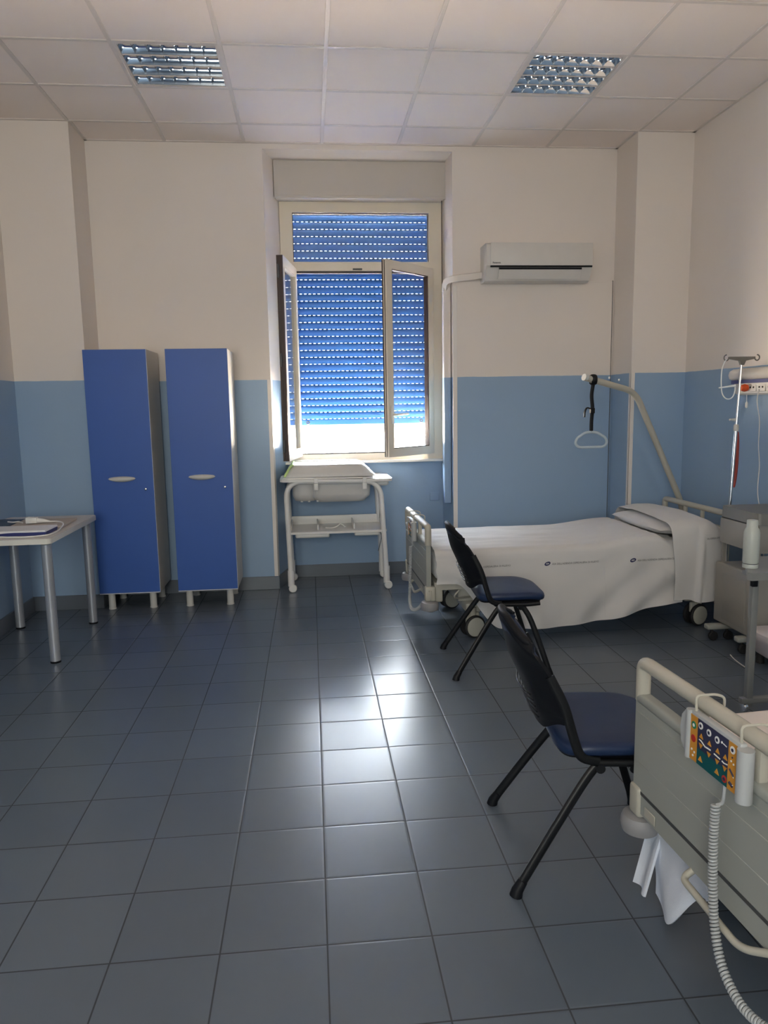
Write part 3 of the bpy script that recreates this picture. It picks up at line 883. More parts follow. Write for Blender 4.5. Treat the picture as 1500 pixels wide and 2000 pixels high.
# ------------------------------------------------------------------ beds
BW = .44
def make_bed(label, loc, rot):
    T = thing('hospital_bed', label, 'hospital bed', loc, rot, 'electric hospital beds')
    def board(x0, height, lower, name):
        th = .036
        m_ = MB()
        # top rail and stiles, rounded at the upper corners
        z1, zw1, zw0 = height, height - .042, height - .118
        m_.tube(round_path([(x0, -BW + .017, zw0 - .02), (x0, -BW + .017, z1 - .021), (x0, BW - .017, z1 - .021), (x0, BW - .017, zw0 - .02)], .025, 5), .0215, n=14, flat=(1, .95))
        for y in (-.115, .115): m_.box((x0 - .012, y - .013, zw0 - .01), (x0 + .012, y + .013, zw1 + .005), .006, 2)
        o = m_.build(name + '_rail', M_BEDCREAM, T)
        p = MB()
        yz = rrect(-BW + .004, lower, BW - .004, zw0, .02, 4)
        p.prism(yz, x0 - .015, x0 + .015, 'yz')
        p.box((x0 - .021, -BW + .002, zw0 - .028), (x0 + .021, BW - .002, zw0 + .004), .012, 3)
        po = p.build(name + '_panel', M_BEDGREY, T, ang=35)
        q = MB()
        for zz, hh, dd in ((zw0 - .055, .004, .0035), (zw0 - .115, .010, .0015), (zw0 - .215, .012, .0015)):
            q.box((x0 - .015 - dd, -BW + .02, zz - hh / 2), (x0 - .013, BW - .02, zz + hh / 2), .001, 1)
            q.box((x0 + .013, -BW + .02, zz - hh / 2), (x0 + .015 + dd, BW - .02, zz + hh / 2), .001, 1)
        q.build('panel_rib', M_BEDGREY, po)
        q = MB(); q.box((x0 - .0165, -BW + .004, lower + .062), (x0 + .0165, BW - .004, lower + .072)); q.build('panel_groove', M_DARKST, po, ang=0)
        return o
    board(0, .77, .285, 'footboard')
    board(2.022, .785, .33, 'headboard')
    # corner sockets and bumpers
    for x, sx in ((0.01, -1), (2.012, 1)):
        for s_ in (-1, 1):
            m_ = MB(); m_.box((x - .034, s_ * (BW - .022) - .030, .268), (x + .034, s_ * (BW - .022) + .030, .365), .012, 3)
            m_.box((x + .03, s_ * (BW - .04) - .02, .255), (x + .085, s_ * (BW - .04) + .02, .345), .01, 3)
            m_.tube([(x - .012 * sx * -1, s_ * (BW + .006), .34), (x, s_ * (BW + .016), .34), (x, s_ * (BW + .016), .285), (x, s_ * (BW + .004), .28)], .006, n=8)
            m_.build('corner_bracket', M_BEDCREAM, T)
            m_ = MB(); m_.lathe([(.036, .268), (.052, .262), (.058, .246), (.059, .230), (.054, .212), (.036, .205)], (x + sx * .004, s_ * (BW - .014), 0), 'z', 26); m_.build('bumper', M_BUMPER, T)
    m_ = MB()
    for x, sx in ((0, -1),):
        m_.tube(round_path([(x - .002, .115, .285), (x - .040, .115, .262), (x - .045, -.14, .255), (x - .012, -.215, .295)], .035, 7), .0095, n=10)
    m_.build('push_handle', M_BEDCREAM, T)
    for y in (.33, -.26):
        MB().box((-.019, y - .03, .295), (-.0155, y + .03, .325), .002, 1).build('type_plate', M_BEDCREAM, T)
    # lying surface frame
    m_ = MB(); m_.frame((.04, -BW + .02, 2.02, BW - .02), [(.10, -BW + .08, .62, BW - .08), (.68, -BW + .08, 1.28, BW - .08), (1.34, -BW + .08, 1.96, BW - .08)], .335, .385, 'xy')
    for k in range(16): m_.box((.12 + k * .117, -BW + .06, .378), (.175 + k * .117, BW - .06, .392), .004, 1)
    m_.build('lying_frame', M_BEDSTEEL, T, ang=0)
    m_ = MB()
    m_.box((.26, -.36, .16), (.36, .36, .22), .008, 2); m_.box((1.78, -.36, .16), (1.88, .36, .22), .008, 2)
    m_.box((.30, -.05, .14), (1.84, .05, .20), .008, 2)
    m_.box((.22, -.30, .22), (.40, .30, .335), .01, 2)
    m_.box((1.72, -.20, .22), (1.90, .20, .335), .01, 2)
    m_.build('undercarriage', M_BEDSTEEL, T)
    m_ = MB()
    m_.tube([(.36, -.30, .33), (.44, -.34, .25), (.47, -.34, .22)], [.03, .026, .012], n=10)
    m_.tube(smooth_path([(.20, -.425, .33), (.17, -.432, .30), (.19, -.40, .27), (.3, -.3, .25)], 6), .006, n=8)
    m_.build('brake_pedal', M_BEDSTEEL, T)
    for x in (.30, 1.85):
        for y in (-.375, .345):
            a = math.radians(18)
            R = Matrix.Translation(V((x, y, 0))) @ Matrix.Rotation(a, 4, 'Z')
            c = MB(); c.box((-.05, -.014, .09), (.05, .014, .165), .012, 3); c.cyl((0, 0, .13), (0, 0, .20), .024, n=16); c.xform(R)
            co = c.build('caster', M_BEDCREAM, T)
            for s_ in (-1, 1):
                w_ = MB(); w_.lathe([(.048, s_ * .016), (.071, s_ * .018), (.075, s_ * .024), (.075, s_ * .036), (.069, s_ * .042), (.062, s_ * .043)], (0, 0, .0755), 'y', 30); w_.xform(R); w_.build('tyre', M_TYRE, co)
                w_ = MB(); w_.lathe([(.064, s_ * .040), (.062, s_ * .046), (.030, s_ * .049), (.012, s_ * .049)], (0, 0, .0755), 'y', 30); w_.xform(R); w_.build('wheel_cover', M_HUB, co)
    return T
FB = (.712, 5.020, 0.0); FR = math.radians(1.2)
NB = (.993, 1.620, 0.0); NR = math.radians(3.4)
bed = make_bed('far cream hospital bed along the far wall, made up with a long printed sheet', FB, FR)
dup(bed, NB, NR, 'near cream hospital bed at the lower right, keypad hooked on its footboard')

def handset(label, loc, rot):
    """origin at the bed foot centre, hangs on the footboard rail"""
    T = thing('bed_handset', label, 'bed handset', loc, rot, 'bed control handsets')
    y0, y1, z0, z1, xf = -.125, .115, .612, .742, -.047
    b = MB()
    b.box((xf, y0 + .02, z0), (xf + .020, y1 - .02, z1), .005, 2)
    b.cyl((xf + .006, y0 + .008, z0 - .004), (xf + .006, y0 + .008, z1 - .008), .019, n=18)
    b.prism([(y1 - .022, z0), (y1 - .022, z1), (y1 + .004, z1 - .006), (y1 + .024, z1 - .03), (y1 + .030, (z0 + z1) / 2), (y1 + .024, z0 + .03), (y1 + .004, z0 + .006)], xf + .002, xf + .020, 'yz')
    b.cyl((xf + .004, y1 - .012, z0), (xf + .004, y1 - .012, z1 - .002), .011, n=14)
    b.build('handset_body', M_HSBODY, T, ang=40)
    ya, yb = y0 + .030, y1 - .022     # keypad runs from yb (left as seen) to ya
    wdt = yb - ya
    def Y(t): return yb - t * wdt
    k = MB()
    def pl(t0, t1, za, zb_, m_, d): k.box((xf - d, Y(t1), lerp(z0, z1, za)), (xf + .002, Y(t0), lerp(z0, z1, zb_)), 0, m=m_)
    pl(0, .165, .02, .93, 0, .0010); pl(.835, 1, .02, .93, 0, .0010)
    pl(.165, .835, .34, .93, 1, .0010); pl(.165, .835, .02, .34, 2, .0010)
    k.build('keypad', [M_HSORG, M_HSNAVY, M_HSTEAL], T, ang=0)
    s_ = MB()
    def disc(t, zt, r, m_, d=.0022): s_.lathe([(r, xf - .0008), (r, xf - d)], (0, Y(t), lerp(z0, z1, zt)), 'x', 18, m=m_)
    def tri(t, zt, sz, up, m_):
        zc = lerp(z0, z1, zt); yc = Y(t)
        s_.prism([(yc - sz, zc - sz * .6 * up), (yc + sz, zc - sz * .6 * up), (yc, zc + sz * .9 * up)], xf - .0022, xf - .0008, 'yz', m=m_)
    def bar(t0, t1, za, zb_, w_, m_):
        a = V((xf - .0015, Y(t0), lerp(z0, z1, za))); b_ = V((xf - .0015, Y(t1), lerp(z0, z1, zb_)))
        s_.tube([a, b_], w_, n=6, m=m_)
    for t, zt in ((.235, .82), (.42, .80), (.60, .78)):
        disc(t, zt, .0088, 0); disc(t, zt, .0042, 1, .0030)
    disc(.70, .80, .003, 0); bar(.73, .80, .795, .78, .0012, 0)
    for t, zt in ((.255, .62), (.44, .60), (.62, .575), (.78, .565)): tri(t, zt, .0082, 1, 2)
    for t, zt in ((.255, .43), (.44, .38), (.62, .37), (.78, .35)): tri(t, zt, .0082, -1, 2)
    bar(.215, .26, .535, .53, .0016, 0); bar(.26, .35, .53, .475, .0016, 0); bar(.35, .47, .475, .49, .0020, 0)
    bar(.55, .68, .475, .46, .0016, 0); bar(.72, .76, .455, .44, .0016, 0); bar(.76, .83, .44, .46, .0016, 0)
    tri(.255, .16, .009, 1, 2); tri(.62, .17, .009, 1, 2)
    disc(.78, .15, .0088, 3); disc(.78, .15, .0045, 1, .0030)
    disc(.08, .74, .0095, 4); disc(.08, .74, .0045, 0, .0026)
    disc(.08, .47, .0095, 3)
    disc(.05, .23, .003, 0); disc(.11, .20, .003, 0); disc(.08, .12, .003, 0)
    disc(.92, .80, .0092, 0); disc(.92, .80, .0042, 1, .0030)
    disc(.92, .66, .0022, 1); disc(.90, .58, .0025, 0); disc(.95, .55, .0025, 0)
    bar(.88, .96, .42, .33, .0024, 1); bar(.89, .965, .39, .30, .0012, 0)
    bar(.885, .955, .17, .13, .0035, 1); bar(.885, .96, .15, .155, .0013, 0)
    s_.build('key_symbols', [M_HSWHITE, M_HSNAVY, M_HSORG, M_HSRED, M_HSGREEN], T, ang=30)
    for y in (y1 - .03, y0 + .028):
        h = MB(); h.tube(round_path([(xf + .008, y, z1 - .006), (xf + .006, y, .782), (.012, y, .782), (.038, y, .772), (.036, y, .735)], .012, 5), .0035, n=8); h.build('hook', M_BEDCREAM, T)
    # lead and coiled cord
    yc = -.045
    c = MB(); c.tube(smooth_path([(xf + .008, yc, z0 + .004), (xf + .006, yc, z0 - .03), (xf + .006, yc + .005, z0 - .05), (xf - .004, yc + .012, z0 - .058)], 6), .0042, n=8); c.build('plain_lead', M_HSBODY, T)
    c = MB()
    core = smooth_path([(xf - .006, yc + .012, z0 - .055), (xf - .010, yc + .008, .47), (xf - .014, yc - .004, .36), (xf - .020, yc - .03, .26), (xf - .030, yc - .085, .195), (xf - .030, yc - .17, .165), (xf - .01, yc - .26, .185), (xf + .03, yc - .31, .245)], 14)
    L_ = [0]
    for a, b_ in zip(core, core[1:]): L_.append(L_[-1] + (b_ - a).length)
    turns = int(L_[-1] / .0085); per = 12
    hp = []; u = V((1, 0, 0)); j = 0
    for i in range(turns * per + 1):
        sl = L_[-1] * i / (turns * per)
        while j < len(L_) - 2 and L_[j + 1] < sl: j += 1
        tt = (sl - L_[j]) / max(1e-9, L_[j + 1] - L_[j])
        p_ = core[j].lerp(core[j + 1], tt)
        tg = (core[min(j + 2, len(core) - 1)] - core[max(j - 1, 0)]).normalized()
        u = (u - tg * u.dot(tg)).normalized(); w_ = tg.cross(u)
        a_ = 2 * PI * i / per
        hp.append(p_ + u * math.cos(a_) * .0085 + w_ * math.sin(a_) * .0085)
    c.tube(hp, .0034, n=6); c.build('coiled_cord', M_HSBODY, T)
    return T
hs = handset('orange, navy and teal keypad handset hooked on the near footboard, coiled cord hanging', NB, NR)
dup(hs, FB, FR, 'grey keypad handset hooked on the far bed footboard, coiled cord hanging')

# mattresses and bedding
def mattress(label, loc, rot, mat, x0=.042, x1=1.985, far=False):
    m_ = MB(); m_.box((x0, -BW + .012, .398), (x1, BW - .012, .575), .045, 4)
    def wv(c):
        x, y, z = c
        f_ = noise.noise(V((x * 5, y * 5, z * 9)))
        e = sstep(.30, .44, abs(y))
        z2 = z
        return (x, y * (1 + .012 * f_ * e), max(.394, z2 + .006 * f_))
    bmesh.ops.subdivide_edges(m_.bm, edges=m_.bm.edges[:], cuts=3, use_grid_fill=True)
    m_.warp(wv)
    o = m_.build('mattress', mat, ang=60); o.location = loc; o.rotation_euler = (0, 0, rot)
    return tag(o, label, 'mattress')
mattress('mattress in a white fitted cover on the far bed', FB, FR, M_SHEET)
mattress('mattress in a pale cover on the near bed, seen through its footboard', NB, NR, M_SHEET2)

# long printed sheet on the far bed (bed coordinates)
def hA(x): return .594 + .040 * sstep(1.05, 1.5, x) - .036 * sstep(1.54, 1.62, x)
def zbA(x):
    a = lerp(.375, .085, sstep(.16, .46, x))
    return a + .11 * sstep(1.05, 1.72, x) - .012 * math.sin((x - .4) * 5)
def foldA(x, t):
    a = t * (.015 * math.sin(x * 9 + 1.5 * t) + .009 * math.sin(x * 23 + 3.0 * t + 1) + .034 * noise.noise(V((x * 2.4 - t * .9, t * 1.1, 3.1))))
    dg = (x - .75 - .62 * (1 - t))       # diagonal pull folds towards the head
    a += .017 * t * math.sin(dg * 16) * sstep(.8, 1.3, x)
    a += .010 * sstep(.10, 0, abs(x - 1.16 - .02 * t)) * t
    return a
rA = .055
def nearA(x, z):
    h, zb_ = hA(x) - rA, zbA(x)
    t = max(0, min(1, (h - z) / (h - zb_)))
    return -(BW + .008 + .045 * t + foldA(x, t))
def sheetA(u, v):
    x = lerp(.045, 1.70, u)
    x += .004 * math.sin(v * 30)
    top = hA(x)
    wr = .009 * noise.noise(V((x * 2.0, v * 26, 1.3))) + .005 * noise.noise(V((x * 5, v * 55, 7.7)))
    if v < .14:        # far side
        t = 1 - v / .14
        return (x, BW + .006 + .015 * t, top - rA - .22 * t)
    if v < .20:
        a = (v - .14) / .06 * PI / 2
        return (x, BW + .006 - rA + rA * math.cos(a), top - rA + rA * math.sin(a))
    if v < .56:
        t = (v - .20) / .36
        return (x, lerp(BW + .006 - rA, -BW - .006 + rA, t), top + wr * (1 if .02 < t < .98 else 0) - .010 * math.sin(PI * t) * 0)
    if v < .62:
        a = (1 - (v - .56) / .06) * PI / 2
        return (x, -BW - .006 + rA - rA * math.cos(a), top - rA + rA * math.sin(a))
    t = (v - .62) / .38
    z = lerp(top - rA, zbA(x), t)
    return (x, nearA(x, z), z)
SH = thing('bed_sheet', 'long white printed sheet covering the far bed and hanging almost to the floor', 'bed sheet', FB, FR)
m_ = MB(); m_.surf(sheetA, 150, 110, thick=-.0035); m_.build('sheet_cloth', M_SHEET, SH, ang=80, recalc=False)
TXT = "ASA DELL'AZIENDA OSPEDALIERA DI RILIEVO"
def ink_on(parent, body, x0, zc, near, wid, name='printed_text', size=.0165, slope=0.0):
    cu = bpy.data.curves.new('tmp', 'FONT'); cu.body = body; cu.size = size
    to = bpy.data.objects.new('tmp', cu); COL.objects.link(to)
    dg = bpy.context.evaluated_depsgraph_get()
    me = bpy.data.meshes.new_from_object(to.evaluated_get(dg))
    bpy.data.objects.remove(to); bpy.data.curves.remove(cu)
    mx = max(v.co.x for v in me.vertices)
    for v in me.vertices:
        x = x0 + v.co.x / mx * wid
        z = zc + v.co.y + slope * (x - x0)
        v.co = V((x, near(x, z) - .0052, z))
    me.materials.clear(); me.materials.append(M_INK)
    o = bpy.data.objects.new(name, me); COL.objects.link(o); o.parent = parent
    return o
def logo_on(parent, xc, zc, near):
    m_ = MB()
    n = 20
    def P(a, rx, rz, d):
        x = xc + rx * math.cos(a); z = zc + rz * math.sin(a) + .25 * rx * math.cos(a)
        return (x, near(x, z) - d, z)
    outer = m_.ring([P(2 * PI * k / n, .020, .0125, .0050) for k in range(n)])
    inner = m_.ring([P(2 * PI * k / n, .011, .0055, .0050) for k in range(n)])
    m_.bridge(outer, inner); 
    m_.tube([P(-2.3, .012, .007, .0055), P(.8, .012, .008, .0055)], .0015, n=6)
    m_.build('printed_emblem', M_INKB, parent, ang=0)
for i, x in enumerate((.185, .775, 1.352)):
    if i: logo_on(SH, x, .487, nearA)
    ink_on(SH, TXT if i else 'OSPEDALIERA DI RILIEVO', x + (.030 if i else .165), .478, nearA, .315 if i else .18, slope=.012)
# seam of the sheet
m_ = MB(); m_.tube([(1.165, nearA(1.165, z) - .004, z) for z in [lerp(.47, .12, k / 20) for k in range(21)]], .0016, n=6); m_.build('seam', M_SHEET, SH)

# pillow and the draw sheet over it
PL = MB()
def pil(u, v):
    a, b_ = (u - .5) * 2, (v - .5) * 2
    return None
nu, nv = 28, 36
def pz_(a, b_): return max(0, (1 - abs(a) ** 3.2)) ** .55 * max(0, (1 - abs(b_) ** 3.6)) ** .55
def psurf(sgn):
    def fn(u, v):
        a, b_ = (u - .5) * 2, (v - .5) * 2
        sx = 1 - .05 * b_ * b_; sy = 1 - .05 * a * a
        x = 1.765 + a * .205 * sx
        return (x, b_ * .405 * sy, .662 + sgn * .052 * pz_(a, b_) + .005 * noise.noise(V((a * 3, b_ * 4, 2))))
    return fn
PL.surf(psurf(1), nu, nv); PL.surf(psurf(-1), nu, nv)
bmesh.ops.remove_doubles(PL.bm, verts=PL.bm.verts, dist=.0008)
po = PL.build('pillow', M_SHEET, ang=70); po.location = FB; po.rotation_euler = (0, 0, FR); tag(po, 'white pillow at the head of the far bed, mostly under a folded sheet', 'pillow')
def pil_top(a): return .662 + .052 * max(0, 1 - abs(a) ** 3.2) ** .55
def hB(x): return max(.672, pil_top((x - 1.765) / .205)) + .012 + .010 * sstep(1.66, 1.76, x) - .020 * sstep(1.86, 1.98, x)
rB = .085
def zbB(x): return .212 - .02 * sstep(1.72, 1.80, x) + .02 * sstep(1.80, 1.97, x)
def nearB(x, z):
    h = hB(x) - rB
    t = max(0, min(1, (h - z) / (h - zbB(x))))
    f_ = .026 * noise.noise(V((x * 6, t * 1.5, 9))) * t + .020 * math.exp(-((x - 1.805 + .03 * (t - .5)) / .018) ** 2) * sstep(0, .25, t) + .010 * sstep(1.80, 1.83, x)
    return -(BW + .032 + .030 * t + f_)
def sheetB(u, v):
    x = lerp(1.622, 1.985, u)
    top = hB(x)
    w2 = BW + .012
    x_ = x + .010 * math.sin(v * 9) * (1 - u)
    if v < .10:
        t = 1 - v / .10
        return (x_, w2 + .015 * t, top - rB - .16 * t)
    if v < .18:
        a = (v - .10) / .08 * PI / 2
        return (x_, w2 - rB + rB * math.cos(a), top - rB + rB * math.sin(a))
    if v < .52:
        t = (v - .18) / .34
        return (x_, lerp(w2 - rB, -w2 + rB, t), top + .014 * math.sin(PI * t) + .004 * noise.noise(V((x * 7, t * 6, 5))))
    if v < .60:
        a = (1 - (v - .52) / .08) * PI / 2
        y = -w2 + rB - rB * math.cos(a)
        k = 1 - math.sin(a)
        return (x_, lerp(y, nearB(x, top - rB), k), top - rB + rB * math.sin(a))
    t = (v - .60) / .40
    z = lerp(top - rB, zbB(x), t)
    return (x_, nearB(x, z), z)
SB = thing('draw_sheet', 'folded white sheet over the pillow and down the side at the far bed head', 'sheet', FB, FR)
m_ = MB(); m_.surf(sheetB, 60, 100, thick=-.0035); m_.build('draw_cloth', M_SHEET, SB, ang=80, recalc=False)
ink_on(SB, "DELL'AZIENDA OSPEDALIERA", 1.845, .608, nearB, .125, slope=.06)

# ------------------------------------------------------------------ trapeze pole of the far bed
Tz = thing('trapeze_pole', 'cream bent lifting pole over the far bed head', 'lifting pole', (2.82, 5.45, .4))
m_ = MB(); m_.tube(round_path([(2.872, 5.42, .40), (2.832, 5.42, .715), (2.355, 5.26, 1.583), (1.930, 5.10, 1.682)], .10, 8), .0225, n=16)
m_.build('pole', M_BEDCREAM, Tz, world=True)
m_ = MB(); m_.cyl((1.928, 5.10, 1.6825), (1.905, 5.092, 1.688), .0245, n=16); m_.build('pole_cap', M_PLGREY, Tz, world=True)
m_ = MB()
for x, z in ((2.12, 1.656), (2.19, 1.64)): m_.cyl((x, 5.165, z + .02), (x, 5.165, z + .035), .006, n=8)
m_.build('stop_pin', M_PLGREY, Tz, world=True)
GH = thing('grab_handle', 'pale triangular grab handle on a black webbing strap hanging from the lifting pole', 'grab handle', (1.985, 5.12, 1.3))
m_ = MB()
m_.tube([(1.985 + .0 * math.cos(a), 5.122 + .028 * math.cos(a), 1.670 + .033 * math.sin(a)) for a in [2 * PI * k / 20 for k in range(20)]], .008, n=8, closed=True, flat=(2.6, .7), up=(1, 0, 0))
m_.tube(smooth_path([(1.985, 5.12, 1.645), (1.975, 5.12, 1.56), (1.983, 5.12, 1.47), (1.978, 5.12, 1.38), (1.978, 5.12, 1.30)], 6), .008, n=8, flat=(.55, 1.7), up=(0, 1, 0))
m_.build('strap', M_BLACK, GH, world=True)
m_ = MB(); m_.box((1.965, 5.10, 1.435), (1.995, 5.135, 1.475), .004, 1); m_.tube(smooth_path([(1.965, 5.115, 1.47), (1.94, 5.112, 1.475), (1.925, 5.11, 1.45), (1.922, 5.11, 1.41)], 5), .010, n=8, flat=(.5, 1.2)); m_.build('buckle', M_BLACK, GH, world=True)
m_ = MB(); m_.box((1.915, 5.105, 1.415), (1.932, 5.118, 1.435)); m_.build('buckle_clip', M_CHROME, GH, world=True)
m_ = MB(); m_.tube(round_path([(1.978, 5.12, 1.305), (2.02, 5.12, 1.302), (2.085, 5.12, 1.262), (2.098, 5.12, 1.225), (2.07, 5.12, 1.198), (1.89, 5.12, 1.198), (1.862, 5.12, 1.222), (1.872, 5.12, 1.262), (1.935, 5.12, 1.302), (1.976, 5.12, 1.305)], .02, 4), .0095, n=10)
m_.build('grip', M_GRIPW, GH, world=True)

# ------------------------------------------------------------------ drip stand at the far bed head
I = thing('drip_stand', 'chrome drip stand with a hooked crossbar rising from the far bed head', 'drip stand', (2.715, 4.60, .45))
m_ = MB(); m_.tube([(2.708, 4.588, .42), (2.755, 4.612, 1.34)], .0115, n=14); m_.tube([(2.754, 4.611, 1.33), (2.776, 4.622, 1.775)], .0085, n=12); m_.build('pole', M_CHROME, I, world=True)
m_ = MB(); m_.lathe([(.015, -.022), (.017, -.01), (.017, .012), (.012, .022)], (2.7545, 4.6115, 1.335), 'z', 16); m_.cyl((2.745, 4.61, 1.385), (2.70, 4.60, 1.388), .010, .006, n=10); m_.build('clamp_collar', M_PLGREY, I, world=True)
m_ = MB()
m_.prism([(2.688, 1.788), (2.862, 1.788), (2.862, 1.774), (2.80, 1.762), (2.788, 1.735), (2.768, 1.735), (2.758, 1.762), (2.688, 1.774)], 4.612, 4.632, 'xz'); m_.build('crossbar', M_BARGREY, I, world=True, ang=0)
for s_ in (-1, 1):
    h = MB(); cx_ = 2.775 + s_ * .104
    h.tube([(cx_ + s_ * .016 * math.cos(a), 4.622, 1.782 + .018 * math.sin(a)) for a in [math.radians(200 + d_) for d_ in range(0, 270, 18)]], .0042, n=8); h.build('hook', M_BARGREY, I, world=True)
IT = thing('drip_tubing', 'loop of clear drip tubing hanging from the left hook of the drip stand', 'tubing', (2.66, 4.60, 1.6))
m_ = MB(); m_.tube(smooth_path([(2.672, 4.622, 1.772), (2.650, 4.612, 1.745), (2.634, 4.605, 1.70), (2.632, 4.60, 1.62), (2.640, 4.60, 1.56), (2.662, 4.60, 1.527), (2.69, 4.60, 1.520), (2.714, 4.60, 1.535), (2.726, 4.60, 1.57), (2.727, 4.60, 1.60)], 8), .0035, n=8); m_.build('tube', M_CLEAR, IT, world=True)
m_ = MB(); m_.tube([(2.615, 4.598, 1.592), (2.675, 4.598, 1.598), (2.727, 4.600, 1.604)], [.004, .006, .008], n=10); m_.build('flow_clip', M_CLEAR, IT, world=True)
m_ = MB(); m_.tube(smooth_path([(2.768, 4.622, 1.31), (2.772, 4.618, 1.24), (2.770, 4.612, 1.12), (2.764, 4.61, 1.02), (2.752, 4.606, .945)], 8), [.006] + [.011] * 31 + [.007], n=10)
tag(m_.build('rubber_tube', M_RED), 'dark red rubber tube hanging beside the drip stand pole', 'tube')

# ------------------------------------------------------------------ wall supply unit
U = thing('bedhead_unit', 'white bedhead lamp and socket rail on the right wall', 'bedhead unit', (XR, 4.2, 1.6))
yE = 5.0
m_ = MB()
pf = [(3.0, 1.648), (2.93, 1.644), (2.905, 1.655), (2.895, 1.68), (2.903, 1.706), (2.93, 1.722), (3.0, 1.728)]
rings = []
for y, s_ in ((yE, .55), (yE - .008, .85), (yE - .025, 1.0), (2.9, 1.0)):
    rings.append(m_.ring([(3.0 - (3.0 - x) * (s_ if s_ < 1 else 1), y, 1.687 + (z - 1.687) * (.7 + .3 * s_)) for x, z in pf]))
for a, b_ in zip(rings, rings[1:]): m_.bridge(a, b_)
m_.cap(rings[0]); m_.cap(rings[-1])
m_.build('lamp_cover', M_UNIT, U, world=True, ang=50)
m_ = MB(); m_.box((2.915, 2.9, 1.622), (3.0, 4.97, 1.646)); m_.build('blue_strip', M_NAVY, U, world=True, ang=0)
m_ = MB(); m_.prism([(3.0, 1.545), (2.945, 1.545), (2.925, 1.556), (2.915, 1.622), (3.0, 1.622)], 2.9, 4.93, 'yz' if False else 'xz')
m_.build('socket_rail', M_UNIT, U, world=True, ang=0)
def socket(y):
    q = MB(); q.box((2.915, y - .045, 1.565), (2.922, y + .045, 1.615), .003, 1); so = q.build('socket', M_UNIT, U, world=True)
    q = MB()
    for dy in (-.018, .018): q.box((2.9125, y + dy - .007, 1.588), (2.916, y + dy + .007, 1.600), .003, 1)
    q.xform(U.matrix_basis.inverted()); q.build('socket_hole', M_BLACK, so)
for y in (4.72, 4.62, 4.52): socket(y)
m_ = MB(); m_.tube([(2.93, 4.80, 1.548), (2.93, 4.795, 1.50)], .0025, n=6); m_.lathe([(.004, 1.50), (.009, 1.492), (.009, 1.465), (.004, 1.458)], (2.93, 4.795, 0), 'z', 12); m_.build('pull_cord', M_WHITE, U, world=True)
PG = MB(); PG.lathe([(.010, 2.925), (.022, 2.915), (.026, 2.895), (.018, 2.872), (.008, 2.866)], (0, 4.775, 1.592), 'x', 18)
tag(PG.build('plug', M_ORANGE), 'orange red plug in the socket rail behind the drip stand', 'plug')
CB = MB(); CB.tube(smooth_path([(2.912, 4.637, 1.58), (2.905, 4.637, 1.50), (2.93, 4.64, 1.38), (2.92, 4.62, 1.22), (2.94, 4.63, 1.08), (2.92, 4.60, .90), (2.93, 4.55, .70), (2.945, 4.51, .3), (2.95, 4.50, .01)], 8), .0032, n=8)
tag(CB.build('power_cable', M_UNIT), 'thin white cable hanging from the socket rail down the right wall', 'cable')

# ------------------------------------------------------------------ bedside cabinet
K = thing('bedside_cabinet', 'grey bedside cabinet with an open shelf, beside the far bed head', 'cabinet', (2.76, 4.21, 0))
x0, x1, y0, y1 = 2.56, 2.965, 4.02, 4.42
m_ = MB(); m_.prism(rrect(x0, y0, x1, y1, .03, 4), .79, .858, 'xy')
def tw(c):
    x, y, z = c
    if z > .82: return (x + (2.76 - x) * .02, y + (4.22 - y) * .02, z)
    return c
m_.warp(tw); m_.build('cabinet_top', M_CABTOP, K, world=True, ang=50)
m_ = MB(); m_.box((x0 + .002, y0 + .02, .625), (x0 + .02, y1 - .004, .782), .006, 2); dr = m_.build('drawer', M_CAB, K, world=True)
m_ = MB(); m_.box((x0 + .01, y0 + .025, .782), (x0 + .05, y1 - .01, .79)); m_.xform(K.matrix_basis.inverted()); m_.build('drawer_gap', M_BLACK, dr, ang=0)
m_ = MB()
m_.box((x0 + .02, y0 + .01, .62), (x1, y1, .79))
for yy in (y0 + .012, y1 - .022): m_.box((x0 + .02, yy, .49), (x0 + .04, yy + .014, .63)); m_.box((x1 - .03, yy, .49), (x1, yy + .014, .63))
m_.box((x1 - .02, y0 + .012, .49), (x1, y1, .63))
m_.build('cabinet_body', M_CAB, K, world=True, ang=0)
m_ = MB(); m_.box((x0 - .012, y0 + .002, .115), (x0 + .02, y1 + .004, .50), .012, 3); dr = m_.build('door', M_CAB, K, world=True)
m_ = MB(); m_.box((x0 - .016, y0 + .06, .15), (x0 - .010, y1 - .10, .44), .004, 2); m_.xform(K.matrix_basis.inverted()); m_.build('door_panel', M_CAB, dr)
m_ = MB(); m_.box((x0 + .015, y0 + .004, .11), (x1, y1, .495), .008, 2); m_.build('lower_body', M_CAB, K, world=True)
m_ = MB(); m_.box((2.46, y1 - .10, .075), (2.95, y1 - .045, .108), .01, 3); m_.box((2.50, y0 + .03, .075), (2.95, y0 + .085, .108), .01, 3); m_.build('base_bar', M_BEDGREY, K, world=True)
for x, y in ((2.50, 4.345), (2.60, 4.345), (2.93, 4.345), (2.54, 4.08), (2.93, 4.08)):
    m_ = MB(); m_.lathe([(.026, -.013), (.030, -.008), (.030, .008), (.026, .013)], (x + .01, y, .030), 'y', 18); m_.cyl((x, y, .045), (x, y, .08), .009, n=10); m_.build('caster', M_TYRE, K, world=True)
PB = thing('plastic_base', 'low pinkish white plastic base on dark feet at the right edge, beside the bedside cabinet', 'plastic base', (2.75, 3.86, 0))
m_ = MB()
rings = []
for z, gx in ((.05, .05), (.07, .02), (.15, .0), (.165, -.012), (.20, -.012), (.205, .0)):
    rings.append(m_.ring([(p[0], p[1], z) for p in rrect(2.505 + gx, 3.74 + gx, 2.93 - gx, 3.97 - gx, .05, 5)]))
for a, b_ in zip(rings, rings[1:]): m_.bridge(a, b_)
